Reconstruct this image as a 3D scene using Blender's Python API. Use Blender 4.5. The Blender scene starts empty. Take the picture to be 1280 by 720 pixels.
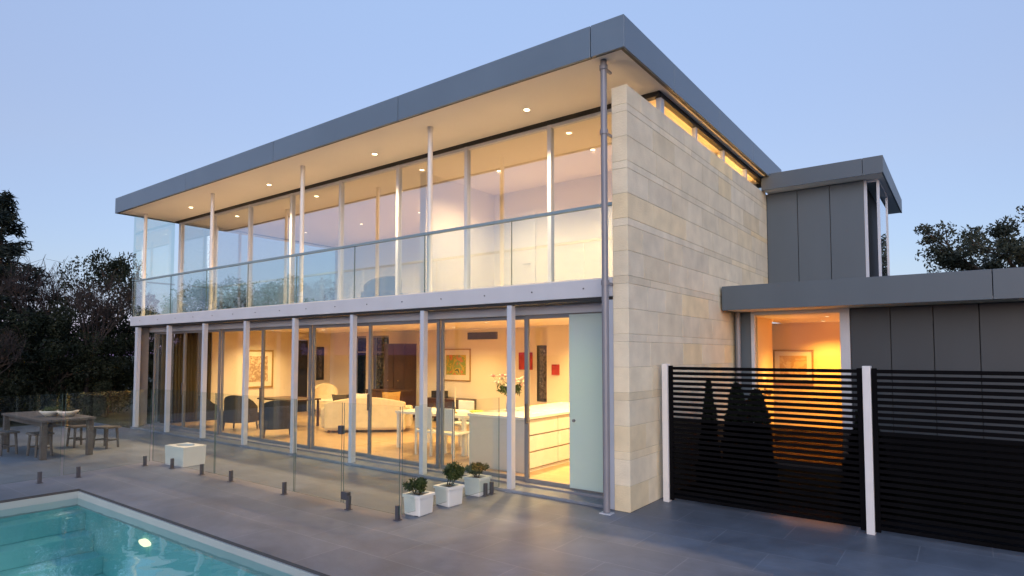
import bpy, bmesh, math, random
import numpy as np
from mathutils import Vector, Matrix

R = math.radians
random.seed(7)
rng = np.random.default_rng(7)
sc = bpy.context.scene
col = sc.collection

# ------------------------------------------------------------------ camera, sky, exposure
cd = bpy.data.cameras.new("camera")
cam = bpy.data.objects.new("camera", cd)
col.objects.link(cam)
cam.location = (3.45, -7.13, 2.0)
cam.rotation_euler = (R(90 + 2.81), 0, R(36.635))
cd.sensor_width = 36
cd.lens = 764.2 / 1280 * 36
cd.shift_y = 44.4 / 1280
cd.clip_start = 0.05
cd.clip_end = 2000
sc.camera = cam

SUN_EL, SUN_AZ = R(4), R(147)        # afterglow low behind the camera; azimuth clockwise from +Y
w = bpy.data.worlds.new("World")
sc.world = w
w.use_nodes = True
wn, wl = w.node_tree.nodes, w.node_tree.links
sky = wn.new("ShaderNodeTexSky")
sky.sky_type = 'NISHITA'
sky.sun_disc = False
sky.sun_elevation = SUN_EL
sky.sun_rotation = SUN_AZ
sky.altitude = 100
sky.air_density = 1.0
sky.dust_density = 0.6
sky.ozone_density = 2.5
tint = wn.new("ShaderNodeVectorMath")           # afterglow share of the sky
tint.operation = 'MULTIPLY'
tint.inputs[1].default_value = (2.75, 2.4, 2.35)
wl.new(sky.outputs[0], tint.inputs[0])
wtc = wn.new("ShaderNodeTexCoord")
wsep = wn.new("ShaderNodeSeparateXYZ")
wl.new(wtc.outputs["Generated"], wsep.inputs[0])
wramp = wn.new("ShaderNodeValToRGB")            # even blue of the scattered twilight, by elevation
els = wramp.color_ramp.elements
els[0].position, els[0].color = 0.0, (0.0, 0.04, 0.53, 1)
els[1].position, els[1].color = 1.0, (0.21, 0.29, 0.50, 1)
for p_, c_ in ((0.12, (0.155, 0.145, 0.335)), (0.28, (0.235, 0.22, 0.335)), (0.59, (0.28, 0.35, 0.53))):
    e_ = els.new(p_)
    e_.color = (*c_, 1)
wl.new(wsep.outputs[2], wramp.inputs[0])
wadd = wn.new("ShaderNodeVectorMath")
wadd.operation = 'MULTIPLY_ADD'
wadd.inputs[1].default_value = (10, 10, 10)
wl.new(wramp.outputs[0], wadd.inputs[0])
wl.new(tint.outputs[0], wadd.inputs[2])
wl.new(wadd.outputs[0], wn["Background"].inputs[0])
wn["Background"].inputs[1].default_value = 0.10

sd = bpy.data.lights.new("sun", 'SUN')
sun = bpy.data.objects.new("sun", sd)
col.objects.link(sun)
sd.energy = 1.9
sd.angle = R(60)
sd.color = (1.0, 0.95, 0.93)
sdir = Vector((math.sin(SUN_AZ) * math.cos(R(8)), math.cos(SUN_AZ) * math.cos(R(8)), math.sin(R(8))))
sun.rotation_euler = sdir.to_track_quat('Z', 'Y').to_euler()
sun.location = sdir * 40

vs = sc.view_settings
vs.view_transform = 'Standard'
vs.look = 'None'
vs.gamma = 1
vs.use_curve_mapping = False
vs.exposure = 0.0

sc.render.engine = 'CYCLES'
cy = sc.cycles
cy.use_denoising = True
try:
    cy.denoiser = 'OPENIMAGEDENOISE'
except Exception:
    pass
cy.max_bounces = 10
cy.diffuse_bounces = 5
cy.glossy_bounces = 5
cy.transmission_bounces = 6
cy.transparent_max_bounces = 24
cy.sample_clamp_indirect = 6
cy.caustics_reflective = False
cy.caustics_refractive = False


# ------------------------------------------------------------------ materials
def new_mat(name):
    m = bpy.data.materials.new(name)
    m.use_nodes = True
    return m, m.node_tree.nodes, m.node_tree.links


def mat(name, c, rough=0.5, metal=0.0, var=0.12, scale=6.0, bump=0.0, bscale=60.0, stretch=None, spec=0.5, attr=None, coat=0.0):
    """Principled material with noise-driven colour variation and bump, in object coordinates."""
    m, n, l = new_mat(name)
    b = n["Principled BSDF"]
    b.inputs["Roughness"].default_value = rough
    b.inputs["Metallic"].default_value = metal
    b.inputs["Specular IOR Level"].default_value = spec
    b.inputs["Coat Weight"].default_value = coat
    tc = n.new("ShaderNodeTexCoord")
    mp = n.new("ShaderNodeMapping")
    if stretch:
        mp.inputs["Scale"].default_value = stretch
    l.new(tc.outputs["Object"], mp.inputs[0])
    nz = n.new("ShaderNodeTexNoise")
    nz.inputs["Scale"].default_value = scale
    nz.inputs["Detail"].default_value = 5
    l.new(mp.outputs[0], nz.inputs["Vector"])
    ramp = n.new("ShaderNodeMapRange")
    ramp.inputs[1].default_value = 0.25
    ramp.inputs[2].default_value = 0.75
    ramp.inputs[3].default_value = 1 - var
    ramp.inputs[4].default_value = 1 + var
    l.new(nz.outputs[0], ramp.inputs[0])
    mul = n.new("ShaderNodeVectorMath")
    mul.operation = 'SCALE'
    mul.inputs[0].default_value = c[:3]
    l.new(ramp.outputs[0], mul.inputs["Scale"])
    src = mul.outputs[0]
    if attr:
        a = n.new("ShaderNodeVertexColor")
        a.layer_name = attr
        mx = n.new("ShaderNodeMix")
        mx.data_type = 'RGBA'
        mx.blend_type = 'MULTIPLY'
        mx.inputs[0].default_value = 1
        l.new(src, mx.inputs[6])
        l.new(a.outputs[0], mx.inputs[7])
        src = mx.outputs[2]
    l.new(src, b.inputs["Base Color"])
    rr = n.new("ShaderNodeMapRange")
    rr.inputs[3].default_value = max(0.02, rough - 0.08)
    rr.inputs[4].default_value = min(1, rough + 0.08)
    l.new(nz.outputs[0], rr.inputs[0])
    l.new(rr.outputs[0], b.inputs["Roughness"])
    if bump:
        nb = n.new("ShaderNodeTexNoise")
        nb.inputs["Scale"].default_value = bscale
        nb.inputs["Detail"].default_value = 4
        l.new(mp.outputs[0], nb.inputs["Vector"])
        bp = n.new("ShaderNodeBump")
        bp.inputs["Strength"].default_value = bump
        bp.inputs["Distance"].default_value = 0.01
        l.new(nb.outputs[0], bp.inputs["Height"])
        l.new(bp.outputs[0], b.inputs["Normal"])
    return m


def glass_mat(name, tintc=(0.93, 0.97, 0.96), base=0.06, power=1.0, wav=0.0, rough=0.0, wscale=0.8, ex=4.0):
    """Thin sheet glass: clear transmission mixed with mirror reflection that grows with the angle."""
    m, n, l = new_mat(name)
    n.remove(n["Principled BSDF"])
    out = n["Material Output"]
    tr = n.new("ShaderNodeBsdfTransparent")
    tr.inputs[0].default_value = (*tintc, 1)
    gl = n.new("ShaderNodeBsdfGlossy")
    gl.inputs["Roughness"].default_value = rough
    gl.inputs[0].default_value = (0.95, 0.97, 1, 1)
    lw = n.new("ShaderNodeLayerWeight")
    lw.inputs[0].default_value = 0.5
    pw = n.new("ShaderNodeMath")
    pw.operation = 'POWER'
    pw.inputs[1].default_value = ex
    l.new(lw.outputs["Facing"], pw.inputs[0])
    mr = n.new("ShaderNodeMapRange")
    mr.inputs[3].default_value = base
    mr.inputs[4].default_value = min(1.0, base + power)
    l.new(pw.outputs[0], mr.inputs[0])
    mix = n.new("ShaderNodeMixShader")
    l.new(mr.outputs[0], mix.inputs[0])
    l.new(tr.outputs[0], mix.inputs[1])
    l.new(gl.outputs[0], mix.inputs[2])
    l.new(mix.outputs[0], out.inputs[0])
    if wav:
        tc = n.new("ShaderNodeTexCoord")
        nz = n.new("ShaderNodeTexNoise")
        nz.inputs["Scale"].default_value = wscale
        nz.inputs["Detail"].default_value = 1.5
        l.new(tc.outputs["Object"], nz.inputs["Vector"])
        bp = n.new("ShaderNodeBump")
        bp.inputs["Strength"].default_value = 1
        bp.inputs["Distance"].default_value = wav
        l.new(nz.outputs[0], bp.inputs["Height"])
        l.new(bp.outputs[0], gl.inputs["Normal"])
    return m


def emit_mat(name, c, s):
    m, n, l = new_mat(name)
    n.remove(n["Principled BSDF"])
    e = n.new("ShaderNodeEmission")
    e.inputs[0].default_value = (*c, 1)
    e.inputs[1].default_value = s
    l.new(e.outputs[0], n["Material Output"].inputs[0])
    return m


def paving_mat(name):
    m, n, l = new_mat(name)
    b = n["Principled BSDF"]
    tc = n.new("ShaderNodeTexCoord")
    br = n.new("ShaderNodeTexBrick")
    br.offset = 0.5
    br.inputs["Scale"].default_value = 1
    br.inputs["Brick Width"].default_value = 1.2
    br.inputs["Row Height"].default_value = 0.6
    br.inputs["Mortar Size"].default_value = 0.006
    br.inputs["Mortar Smooth"].default_value = 0.2
    br.inputs["Color1"].default_value = (0.124, 0.148, 0.190, 1)
    br.inputs["Color2"].default_value = (0.150, 0.176, 0.222, 1)
    br.inputs["Mortar"].default_value = (0.20, 0.225, 0.27, 1)
    l.new(tc.outputs["Object"], br.inputs["Vector"])
    nz = n.new("ShaderNodeTexNoise")
    nz.inputs["Scale"].default_value = 1.3
    nz.inputs["Detail"].default_value = 8
    nz.inputs["Roughness"].default_value = 0.65
    l.new(tc.outputs["Object"], nz.inputs["Vector"])
    mr = n.new("ShaderNodeMapRange")
    mr.inputs[1].default_value = 0.3
    mr.inputs[2].default_value = 0.7
    mr.inputs[3].default_value = 0.78
    mr.inputs[4].default_value = 1.18
    l.new(nz.outputs[0], mr.inputs[0])
    mx = n.new("ShaderNodeVectorMath")
    mx.operation = 'SCALE'
    l.new(br.outputs[0], mx.inputs[0])
    l.new(mr.outputs[0], mx.inputs["Scale"])
    n3 = n.new("ShaderNodeTexNoise")                # old water marks and grime
    n3.inputs["Scale"].default_value = 0.45
    n3.inputs["Detail"].default_value = 9
    n3.inputs["Roughness"].default_value = 0.72
    n3.inputs["Distortion"].default_value = 0.6
    l.new(tc.outputs["Object"], n3.inputs["Vector"])
    r3 = n.new("ShaderNodeMapRange")
    r3.inputs[1].default_value = 0.42
    r3.inputs[2].default_value = 0.60
    r3.inputs[3].default_value = 0.80
    r3.inputs[4].default_value = 1.10
    l.new(n3.outputs[0], r3.inputs[0])
    m3 = n.new("ShaderNodeVectorMath")
    m3.operation = 'SCALE'
    l.new(mx.outputs[0], m3.inputs[0])
    l.new(r3.outputs[0], m3.inputs["Scale"])
    l.new(m3.outputs[0], b.inputs["Base Color"])
    rr = n.new("ShaderNodeMapRange")
    rr.inputs[3].default_value = 0.34
    rr.inputs[4].default_value = 0.62
    l.new(nz.outputs[0], rr.inputs[0])
    l.new(rr.outputs[0], b.inputs["Roughness"])
    n2 = n.new("ShaderNodeTexNoise")
    n2.inputs["Scale"].default_value = 40
    n2.inputs["Detail"].default_value = 5
    l.new(tc.outputs["Object"], n2.inputs["Vector"])
    ad = n.new("ShaderNodeMath")
    ad.operation = 'MULTIPLY_ADD'
    ad.inputs[1].default_value = -1.5
    l.new(br.outputs["Fac"], ad.inputs[0])
    l.new(n2.outputs[0], ad.inputs[2])
    bp = n.new("ShaderNodeBump")
    bp.inputs["Strength"].default_value = 0.25
    bp.inputs["Distance"].default_value = 0.004
    l.new(ad.outputs[0], bp.inputs["Height"])
    l.new(bp.outputs[0], b.inputs["Normal"])
    return m


def board_mat(name, c1, c2, width, length, rough=0.35, axis='X'):
    m, n, l = new_mat(name)
    b = n["Principled BSDF"]
    tc = n.new("ShaderNodeTexCoord")
    mp = n.new("ShaderNodeMapping")
    if axis == 'Y':
        mp.inputs["Rotation"].default_value = (0, 0, R(90))
    l.new(tc.outputs["Object"], mp.inputs[0])
    br = n.new("ShaderNodeTexBrick")
    br.inputs["Scale"].default_value = 1
    br.inputs["Brick Width"].default_value = length
    br.inputs["Row Height"].default_value = width
    br.inputs["Mortar Size"].default_value = 0.003
    br.inputs["Color1"].default_value = (*c1, 1)
    br.inputs["Color2"].default_value = (*c2, 1)
    br.inputs["Mortar"].default_value = (c1[0] * .4, c1[1] * .4, c1[2] * .4, 1)
    l.new(mp.outputs[0], br.inputs["Vector"])
    l.new(br.outputs[0], b.inputs["Base Color"])
    b.inputs["Roughness"].default_value = rough
    return m


def art_mat(name, cols, scale=3.0, seed=0.0):
    """Abstract patches for a framed picture."""
    m, n, l = new_mat(name)
    b = n["Principled BSDF"]
    b.inputs["Roughness"].default_value = 0.6
    tc = n.new("ShaderNodeTexCoord")
    mp = n.new("ShaderNodeMapping")
    mp.inputs["Location"].default_value = (seed, seed * 1.7, seed * .3)
    l.new(tc.outputs["Object"], mp.inputs[0])
    nz = n.new("ShaderNodeTexNoise")
    nz.inputs["Scale"].default_value = scale
    nz.inputs["Detail"].default_value = 3
    nz.inputs["Distortion"].default_value = 1.2
    l.new(mp.outputs[0], nz.inputs["Vector"])
    cr = n.new("ShaderNodeValToRGB")
    cr.color_ramp.interpolation = 'CONSTANT'
    els = cr.color_ramp.elements
    while len(els) < len(cols):
        els.new(0.5)
    for i, c in enumerate(cols):
        els[i].position = 0.0 if i == 0 else 0.34 + 0.32 * (i - 1) / max(1, len(cols) - 2)
        els[i].color = (*c, 1)
    l.new(nz.outputs[0], cr.inputs[0])
    l.new(cr.outputs[0], b.inputs["Base Color"])
    return m


M = {}
M['paving'] = paving_mat("paving")
M['earth'] = mat("earth", (0.035, 0.04, 0.022), 0.95, var=0.4, scale=0.8, bump=0.6, bscale=15)
M['stone'] = mat("limestone", (0.74, 0.67, 0.525), 0.85, var=0.13, scale=3.0, bump=0.6, bscale=45, attr="tone", spec=0.25)
M['joint'] = mat("stone_joint", (0.30, 0.27, 0.22), 0.95, var=0.1)
M['zinc'] = mat("dark_zinc", (0.085, 0.113, 0.145), 0.42, 0.0, var=0.07, scale=1.6, stretch=(1, 1, .25), bump=0.05, bscale=4)
M['eaves_shaded_cladding'] = mat("eaves_shaded_cladding", (0.036, 0.046, 0.06), 0.42, 0.0, var=0.1, scale=1.6, stretch=(1, 1, .25), bump=0.05, bscale=4)  # darker copy of the zinc, eaves shade put into its colour
M['zinc_gap'] = mat("zinc_gap", (0.02, 0.022, 0.025), 0.7)
M['fascia'] = mat("fascia_metal", (0.128, 0.182, 0.248), 0.38, 0.0, var=0.10, scale=0.9, bump=0.10, bscale=1.6)
M['soffit'] = mat("soffit_paint", (0.82, 0.79, 0.74), 0.7, var=0.03, scale=1)
M['black_trim'] = mat("black_trim", (0.018, 0.017, 0.016), 0.5)
M['alu'] = mat("silver_frame", (0.52, 0.56, 0.64), 0.35, 0.1, var=0.04, scale=3)
M['alu_mid'] = mat("grey_door_frame", (0.20, 0.205, 0.22), 0.35, 0.2, var=0.05)
M['alu_dark'] = mat("pipe_zinc", (0.235, 0.235, 0.265), 0.45, 0.2, var=0.1, scale=3)
M['white_post'] = mat("white_post", (0.72, 0.71, 0.71), 0.4, var=0.04)
M['pale_tile'] = mat("pale_balcony_tile", (0.70, 0.66, 0.60), 0.6, var=0.06, scale=2)
M['slab'] = mat("painted_concrete", (0.53, 0.55, 0.60), 0.7, var=0.05, scale=2.5, bump=0.12, bscale=30)
M['interior_wall'] = mat("cream_plaster", (0.74, 0.66, 0.53), 0.8, var=0.03, scale=1)
M['lamplit_wall'] = mat("lamplit_plaster", (0.80, 0.60, 0.32), 0.8, var=0.04, scale=1)  # orange cast of the hall lamps put into the plaster colour
M['ceiling'] = mat("ceiling_plaster", (0.80, 0.74, 0.64), 0.85, var=0.02, scale=1)
M['upper_wall'] = mat("pale_plaster", (0.80, 0.75, 0.67), 0.8, var=0.03, scale=1)
M['timber_floor'] = board_mat("timber_floor", (0.42, 0.27, 0.14), (0.52, 0.34, 0.19), 0.13, 1.8, 0.3)
M['upper_floor'] = board_mat("upper_floor", (0.36, 0.28, 0.2), (0.42, 0.33, 0.24), 0.13, 1.8, 0.4)
M['glass_lower'] = glass_mat("door_glass", (0.96, 0.97, 0.95), 0.025, 0.55)
M['glass_upper'] = glass_mat("coated_window_glass", (0.93, 0.94, 0.92), 0.09, 0.95, wav=0.0010, wscale=0.5, ex=1.2)
M['glass_rail'] = glass_mat("balustrade_glass", (0.90, 0.955, 0.945), 0.12, 0.9, ex=3.0)
M['glass_fence'] = glass_mat("fence_glass", (0.93, 0.965, 0.95), 0.03, 0.6)
M['glass_edge'] = mat("glass_edge", (0.10, 0.16, 0.145), 0.15, var=0.05)
M['rail_glass_edge'] = mat("rail_cap", (0.24, 0.33, 0.37), 0.2, 0.3, var=0.03)
def frosted():
    m, n, l = new_mat("frosted_glass")
    b = n["Principled BSDF"]
    b.inputs["Base Color"].default_value = (0.52, 0.66, 0.68, 1)
    b.inputs["Roughness"].default_value = 0.12
    t = n.new("ShaderNodeBsdfTranslucent")
    t.inputs[0].default_value = (0.56, 0.72, 0.72, 1)
    mx = n.new("ShaderNodeMixShader")
    mx.inputs[0].default_value = 0.30
    l.new(b.outputs[0], mx.inputs[1])
    l.new(t.outputs[0], mx.inputs[2])
    l.new(mx.outputs[0], n["Material Output"].inputs[0])
    return m
M['frosted'] = frosted()
M['lamp'] = emit_mat("lamp_glow", (1.0, 0.80, 0.48), 14)
M['pool_glow'] = emit_mat("pool_lamp_glow", (1.0, 0.80, 0.52), 2.6)
M['rim'] = mat("lamp_rim", (0.7, 0.68, 0.64), 0.4)
M['slat'] = mat("black_slat", (0.0045, 0.0045, 0.0055), 0.6, var=0.2, scale=3, spec=0.03)
M['tint'] = glass_mat("tinted_screen", (0.30, 0.28, 0.27), 0.0, 0.12)
M['pool'] = mat("pool_plaster", (0.30, 0.60, 0.61), 0.7, var=0.10, scale=0.7)
M['pool_band'] = mat("waterline_tile", (0.40, 0.43, 0.43), 0.5, var=0.06, scale=2)
M['pool_edge'] = mat("coping_shade_colour", (0.06, 0.06, 0.065), 0.7)
M['white_planter'] = mat("white_planter", (0.68, 0.70, 0.70), 0.55, var=0.07, scale=3, bump=0.1)
M['soil'] = mat("soil", (0.025, 0.018, 0.012), 0.95, var=0.3, scale=30, bump=0.6)
M['old_wood'] = mat("weathered_teak", (0.075, 0.068, 0.068), 0.75, var=0.25, scale=4, stretch=(1, 6, 6), bump=0.2)
M['spigot'] = mat("dark_steel", (0.10, 0.10, 0.115), 0.35, 0.5, var=0.1)
M['white_gloss'] = mat("white_lacquer", (0.78, 0.76, 0.72), 0.25, var=0.02)
M['grey_panel'] = mat("grey_bench_panel", (0.60, 0.58, 0.56), 0.45, var=0.03)
M['bench_top'] = mat("white_stone_top", (0.80, 0.78, 0.74), 0.25, var=0.04)
M['shadow_line'] = mat("drawer_gap_shade", (0.25, 0.2, 0.15), 0.7)
M['cream_fabric'] = mat("cream_fabric", (0.66, 0.54, 0.36), 0.95, var=0.08, scale=8, bump=0.3, bscale=120)
M['pale_fabric'] = mat("pale_fabric", (0.72, 0.66, 0.56), 0.95, var=0.1, scale=10, bump=0.2)
M['gold_fabric'] = mat("gold_fabric", (0.5, 0.3, 0.08), 0.9, var=0.15, scale=12, bump=0.2)
M['black_leather'] = mat("black_leather", (0.022, 0.018, 0.016), 0.45, var=0.2, scale=10, bump=0.1)
M['brown_fabric'] = mat("brown_fabric", (0.06, 0.045, 0.03), 0.9, var=0.3, scale=14)
M['dark_timber'] = mat("dark_timber", (0.055, 0.024, 0.014), 0.4, var=0.3, scale=4, stretch=(1, 8, 1))
M['gilt'] = mat("gilt_frame", (0.40, 0.26, 0.09), 0.4, 0.3, var=0.15, scale=20)
M['black_frame'] = mat("black_frame", (0.02, 0.018, 0.016), 0.4)
M['mount'] = mat("cream_mount", (0.72, 0.64, 0.5), 0.9, var=0.02)
M['olive_curtain'] = mat("olive_curtain", (0.10, 0.075, 0.03), 0.95, var=0.15, scale=6, stretch=(1, 1, .2))
M['candle'] = mat("candle_wax", (0.82, 0.72, 0.5), 0.5, var=0.03)
M['green_bowl'] = mat("lime_glaze", (0.45, 0.55, 0.05), 0.3, var=0.15)
M['brass'] = mat("brass", (0.45, 0.3, 0.1), 0.3, 0.8)
M['vent'] = mat("vent_grille", (0.10, 0.085, 0.06), 0.6)
M['ceramic'] = mat("ceramic_white", (0.62, 0.6, 0.58), 0.4, var=0.08)
M['red_paint'] = mat("red_canvas", (0.38, 0.035, 0.03), 0.7, var=0.3, scale=7)
M['shade'] = emit_mat("lamp_shade_glow", (1.0, 0.72, 0.36), 3.0)
M['bark'] = mat("bark", (0.06, 0.045, 0.035), 0.9, var=0.3, scale=9, stretch=(4, 4, 1), bump=0.5)
M['twig'] = mat("reddish_twigs", (0.035, 0.027, 0.027), 0.9, var=0.3, scale=9)


def leaf_mat(name, c1, c2):
    m, n, l = new_mat(name)
    b = n["Principled BSDF"]
    b.inputs["Roughness"].default_value = 0.6
    b.inputs["Specular IOR Level"].default_value = 0.25
    tc = n.new("ShaderNodeTexCoord")
    nz = n.new("ShaderNodeTexNoise")
    nz.inputs["Scale"].default_value = 1.6
    nz.inputs["Detail"].default_value = 6
    l.new(tc.outputs["Object"], nz.inputs["Vector"])
    cr = n.new("ShaderNodeValToRGB")
    cr.color_ramp.elements[0].position = 0.35
    cr.color_ramp.elements[0].color = (*c1, 1)
    cr.color_ramp.elements[1].position = 0.65
    cr.color_ramp.elements[1].color = (*c2, 1)
    l.new(nz.outputs[0], cr.inputs[0])
    l.new(cr.outputs[0], b.inputs["Base Color"])
    t = n.new("ShaderNodeBsdfTranslucent")
    l.new(cr.outputs[0], t.inputs[0])
    mx = n.new("ShaderNodeMixShader")
    mx.inputs[0].default_value = 0.2
    l.new(b.outputs[0], mx.inputs[1])
    l.new(t.outputs[0], mx.inputs[2])
    l.new(mx.outputs[0], n["Material Output"].inputs[0])
    return m


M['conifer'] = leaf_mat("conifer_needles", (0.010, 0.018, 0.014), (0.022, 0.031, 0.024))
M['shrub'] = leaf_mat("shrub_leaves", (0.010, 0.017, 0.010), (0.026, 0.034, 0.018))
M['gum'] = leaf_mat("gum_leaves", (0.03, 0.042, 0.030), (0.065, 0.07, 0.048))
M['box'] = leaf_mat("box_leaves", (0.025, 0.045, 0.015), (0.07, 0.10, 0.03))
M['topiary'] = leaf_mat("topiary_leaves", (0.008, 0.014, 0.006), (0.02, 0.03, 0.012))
M['petal_pink'] = mat("pink_petals", (0.8, 0.46, 0.42), 0.7, var=0.2, scale=20)
M['petal_white'] = mat("white_petals", (0.8, 0.72, 0.62), 0.7, var=0.1, scale=20)


# ------------------------------------------------------------------ builders
class MB:
    """Collects shapes and links them as one mesh object."""
    def __init__(self):
        self.v, self.f, self.mi, self.cc = [], [], [], []
        self.cur, self.tone = 0, (1, 1, 1, 1)

    def _add(self, vs, fs):
        o = len(self.v)
        self.v += [tuple(p) for p in vs]
        for f in fs:
            self.f.append([i + o for i in f])
            self.mi.append(self.cur)
            self.cc.append(self.tone)
        return self

    def box(self, x0, x1, y0, y1, z0, z1, rot=0.0, piv=None):
        vs = [Vector((x, y, z)) for x in (x0, x1) for y in (y0, y1) for z in (z0, z1)]
        if rot:
            p = Vector(piv or ((x0 + x1) / 2, (y0 + y1) / 2, 0))
            m = Matrix.Rotation(rot, 3, 'Z')
            vs = [m @ (q - p) + p for q in vs]
        return self._add(vs, [(0, 1, 3, 2), (4, 6, 7, 5), (0, 4, 5, 1), (2, 3, 7, 6), (0, 2, 6, 4), (1, 5, 7, 3)])

    def taper(self, x0, x1, y0, y1, z0, z1, s):
        cx, cy_ = (x0 + x1) / 2, (y0 + y1) / 2
        vs = []
        for x in (x0, x1):
            for y in (y0, y1):
                vs.append((cx + (x - cx) * s, cy_ + (y - cy_) * s, z0))
                vs.append((x, y, z1))
        return self._add(vs, [(0, 1, 3, 2), (4, 6, 7, 5), (0, 4, 5, 1), (2, 3, 7, 6), (0, 2, 6, 4), (1, 5, 7, 3)])

    def tube(self, p0, p1, r0, r1=None, n=12, caps=True):
        r1 = r0 if r1 is None else r1
        p0, p1 = Vector(p0), Vector(p1)
        d = (p1 - p0).normalized()
        a = d.orthogonal().normalized()
        b = d.cross(a)
        vs, fs = [], []
        for p, r in ((p0, r0), (p1, r1)):
            for i in range(n):
                t = 2 * math.pi * i / n
                vs.append(p + a * (r * math.cos(t)) + b * (r * math.sin(t)))
        for i in range(n):
            j = (i + 1) % n
            fs.append((i, j, n + j, n + i))
        if caps:
            fs.append(tuple(range(n - 1, -1, -1)))
            fs.append(tuple(range(n, 2 * n)))
        return self._add(vs, fs)

    def lathe(self, prof, c=(0, 0, 0), n=24):
        vs, fs = [], []
        for r, z in prof:
            for i in range(n):
                t = 2 * math.pi * i / n
                vs.append((c[0] + r * math.cos(t), c[1] + r * math.sin(t), c[2] + z))
        for k in range(len(prof) - 1):
            for i in range(n):
                j = (i + 1) % n
                fs.append((k * n + i, k * n + j, (k + 1) * n + j, (k + 1) * n + i))
        return self._add(vs, fs)

    def quads(self, P):
        """P: (n,4,3) array of loose leaf quads."""
        o = len(self.v)
        n = len(P)
        self.v += [tuple(p) for p in P.reshape(-1, 3)]
        self.f += [[o + 4 * i, o + 4 * i + 1, o + 4 * i + 2, o + 4 * i + 3] for i in range(n)]
        self.mi += [self.cur] * n
        self.cc += [self.tone] * n
        return self

    def build(self, name, m, parent=None, bevel=0.0, smooth=False, tone=False, seg=2, label=None, subsurf=0):
        me = bpy.data.meshes.new(name)
        me.from_pydata(self.v, [], self.f)
        for mm in (m if isinstance(m, (list, tuple)) else [m]):
            me.materials.append(mm)
        me.polygons.foreach_set("material_index", self.mi)
        if tone:
            ca = me.color_attributes.new("tone", 'FLOAT_COLOR', 'CORNER')
            buf = np.ones((len(me.loops), 4), dtype=np.float32)
            for p, c in zip(me.polygons, self.cc):
                for li in p.loop_indices:
                    buf[li] = c
            ca.data.foreach_set("color", buf.ravel())
        if smooth:
            me.polygons.foreach_set("use_smooth", [True] * len(me.polygons))
        me.update()
        bm = bmesh.new()
        bm.from_mesh(me)
        if len(bm.faces) < 20000 and not getattr(self, 'loose', False):
            bmesh.ops.recalc_face_normals(bm, faces=bm.faces)
            bm.to_mesh(me)
        bm.free()
        o = bpy.data.objects.new(name, me)
        col.objects.link(o)
        if parent is not None:
            o.parent = parent
        if bevel:
            b = o.modifiers.new("edge", 'BEVEL')
            b.width = bevel
            b.segments = seg
            b.limit_method = 'ANGLE'
        if subsurf:
            s = o.modifiers.new("soft", 'SUBSURF')
            s.levels = s.render_levels = subsurf
        if label:
            o["label"] = label
        return o


def tag(o, label=None, cat=None, group=None, kind=None):
    for k, v in (("label", label), ("category", cat), ("group", group), ("kind", kind)):
        if v:
            o[k] = v
    return o


def thing(name, label, cat, loc=(0, 0, 0), rz=0.0, group=None):
    o = bpy.data.objects.new(name, None)
    col.objects.link(o)
    o.location = loc
    o.rotation_euler.z = rz
    o.empty_display_size = 0.2
    return tag(o, label, cat, group)


def kids(o):
    return [c for c in bpy.data.objects if c.parent == o]


def copy_tree(o, parent=None):
    c = o.copy()
    col.objects.link(c)
    c.parent = parent
    for ch in kids(o):
        copy_tree(ch, c)
    return c


def lamp(name, kind, loc, energy, parent=None, color=(1.0, 0.66, 0.34), size=0.1, spot=150, rot=None):
    d = bpy.data.lights.new(name, kind)
    d.energy = energy
    d.color = color
    if kind == 'AREA':
        d.shape = 'DISK'
        d.size = size
    else:
        d.shadow_soft_size = size
    if kind == 'SPOT':
        d.spot_size = R(spot)
        d.spot_blend = 0.9
    o = bpy.data.objects.new(name, d)
    col.objects.link(o)
    o.location = loc
    if rot:
        o.rotation_euler = rot
    if parent is not None:
        o.parent = parent
    return o


# ------------------------------------------------------------------ ground, terrace, pool
PX0, PX1, PY0, PY1 = -7.17, 0.2, -10.0, -3.6        # pool opening
g = MB()
for x0, x1, y0, y1 in ((-600, PX0 - .3, -600, 600), (PX1 + .3, 600, -600, 600), (PX0 - .3, PX1 + .3, PY1 + .3, 600), (PX0 - .3, PX1 + .3, -600, PY0 - .3)):
    g._add([(x0, y0, -.02), (x1, y0, -.02), (x1, y1, -.02), (x0, y1, -.02)], [(0, 1, 2, 3)])
tag(g.build("ground", M['earth']), kind="structure")

t = MB()
for x0, x1, y0, y1 in ((-17.6, PX0, -14, PY1), (PX1, 14, -14, PY1), (PX0, PX1, -14, PY0), (-17.6, 14, PY1, 0.0), (0.0, 14, 0.0, 1.6)):
    t._add([(x0, y0, 0), (x1, y0, 0), (x1, y1, 0), (x0, y1, 0)], [(0, 1, 2, 3)])
tag(t.build("terrace_paving", M['paving']), kind="structure")

pool = thing("swimming_pool", "rectangular teal swimming pool sunk in the grey terrace, its underwater lamp lit", "swimming pool", ((PX0 + PX1) / 2, (PY0 + PY1) / 2, 0))
ox, oy = (PX0 + PX1) / 2, (PY0 + PY1) / 2
b = MB()
zb = -1.25
def wall4(mb, z0, z1, inset=0.0, th=0.12):
    x0, x1, y0, y1 = PX0 - ox + inset, PX1 - ox - inset, PY0 - oy + inset, PY1 - oy - inset
    mb.box(x0 - th, x0, y0 - th, y1 + th, z0, z1)
    mb.box(x1, x1 + th, y0 - th, y1 + th, z0, z1)
    mb.box(x0, x1, y1, y1 + th, z0, z1)
    mb.box(x0, x1, y0 - th, y0, z0, z1)
wall4(b, zb, -0.24, 0.02)
b.box(PX0 - ox - .1, PX1 - ox + .1, PY0 - oy - .1, PY1 - oy + .1, zb - .1, zb)
for k in range(4):        # steps along the far end
    b.box(PX0 - ox + .02, PX0 - ox + .34 * (4 - k), PY0 - oy + .02, PY1 - oy - .02, zb + .001 + .24 * k, zb + .24 * (k + 1))
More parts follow.
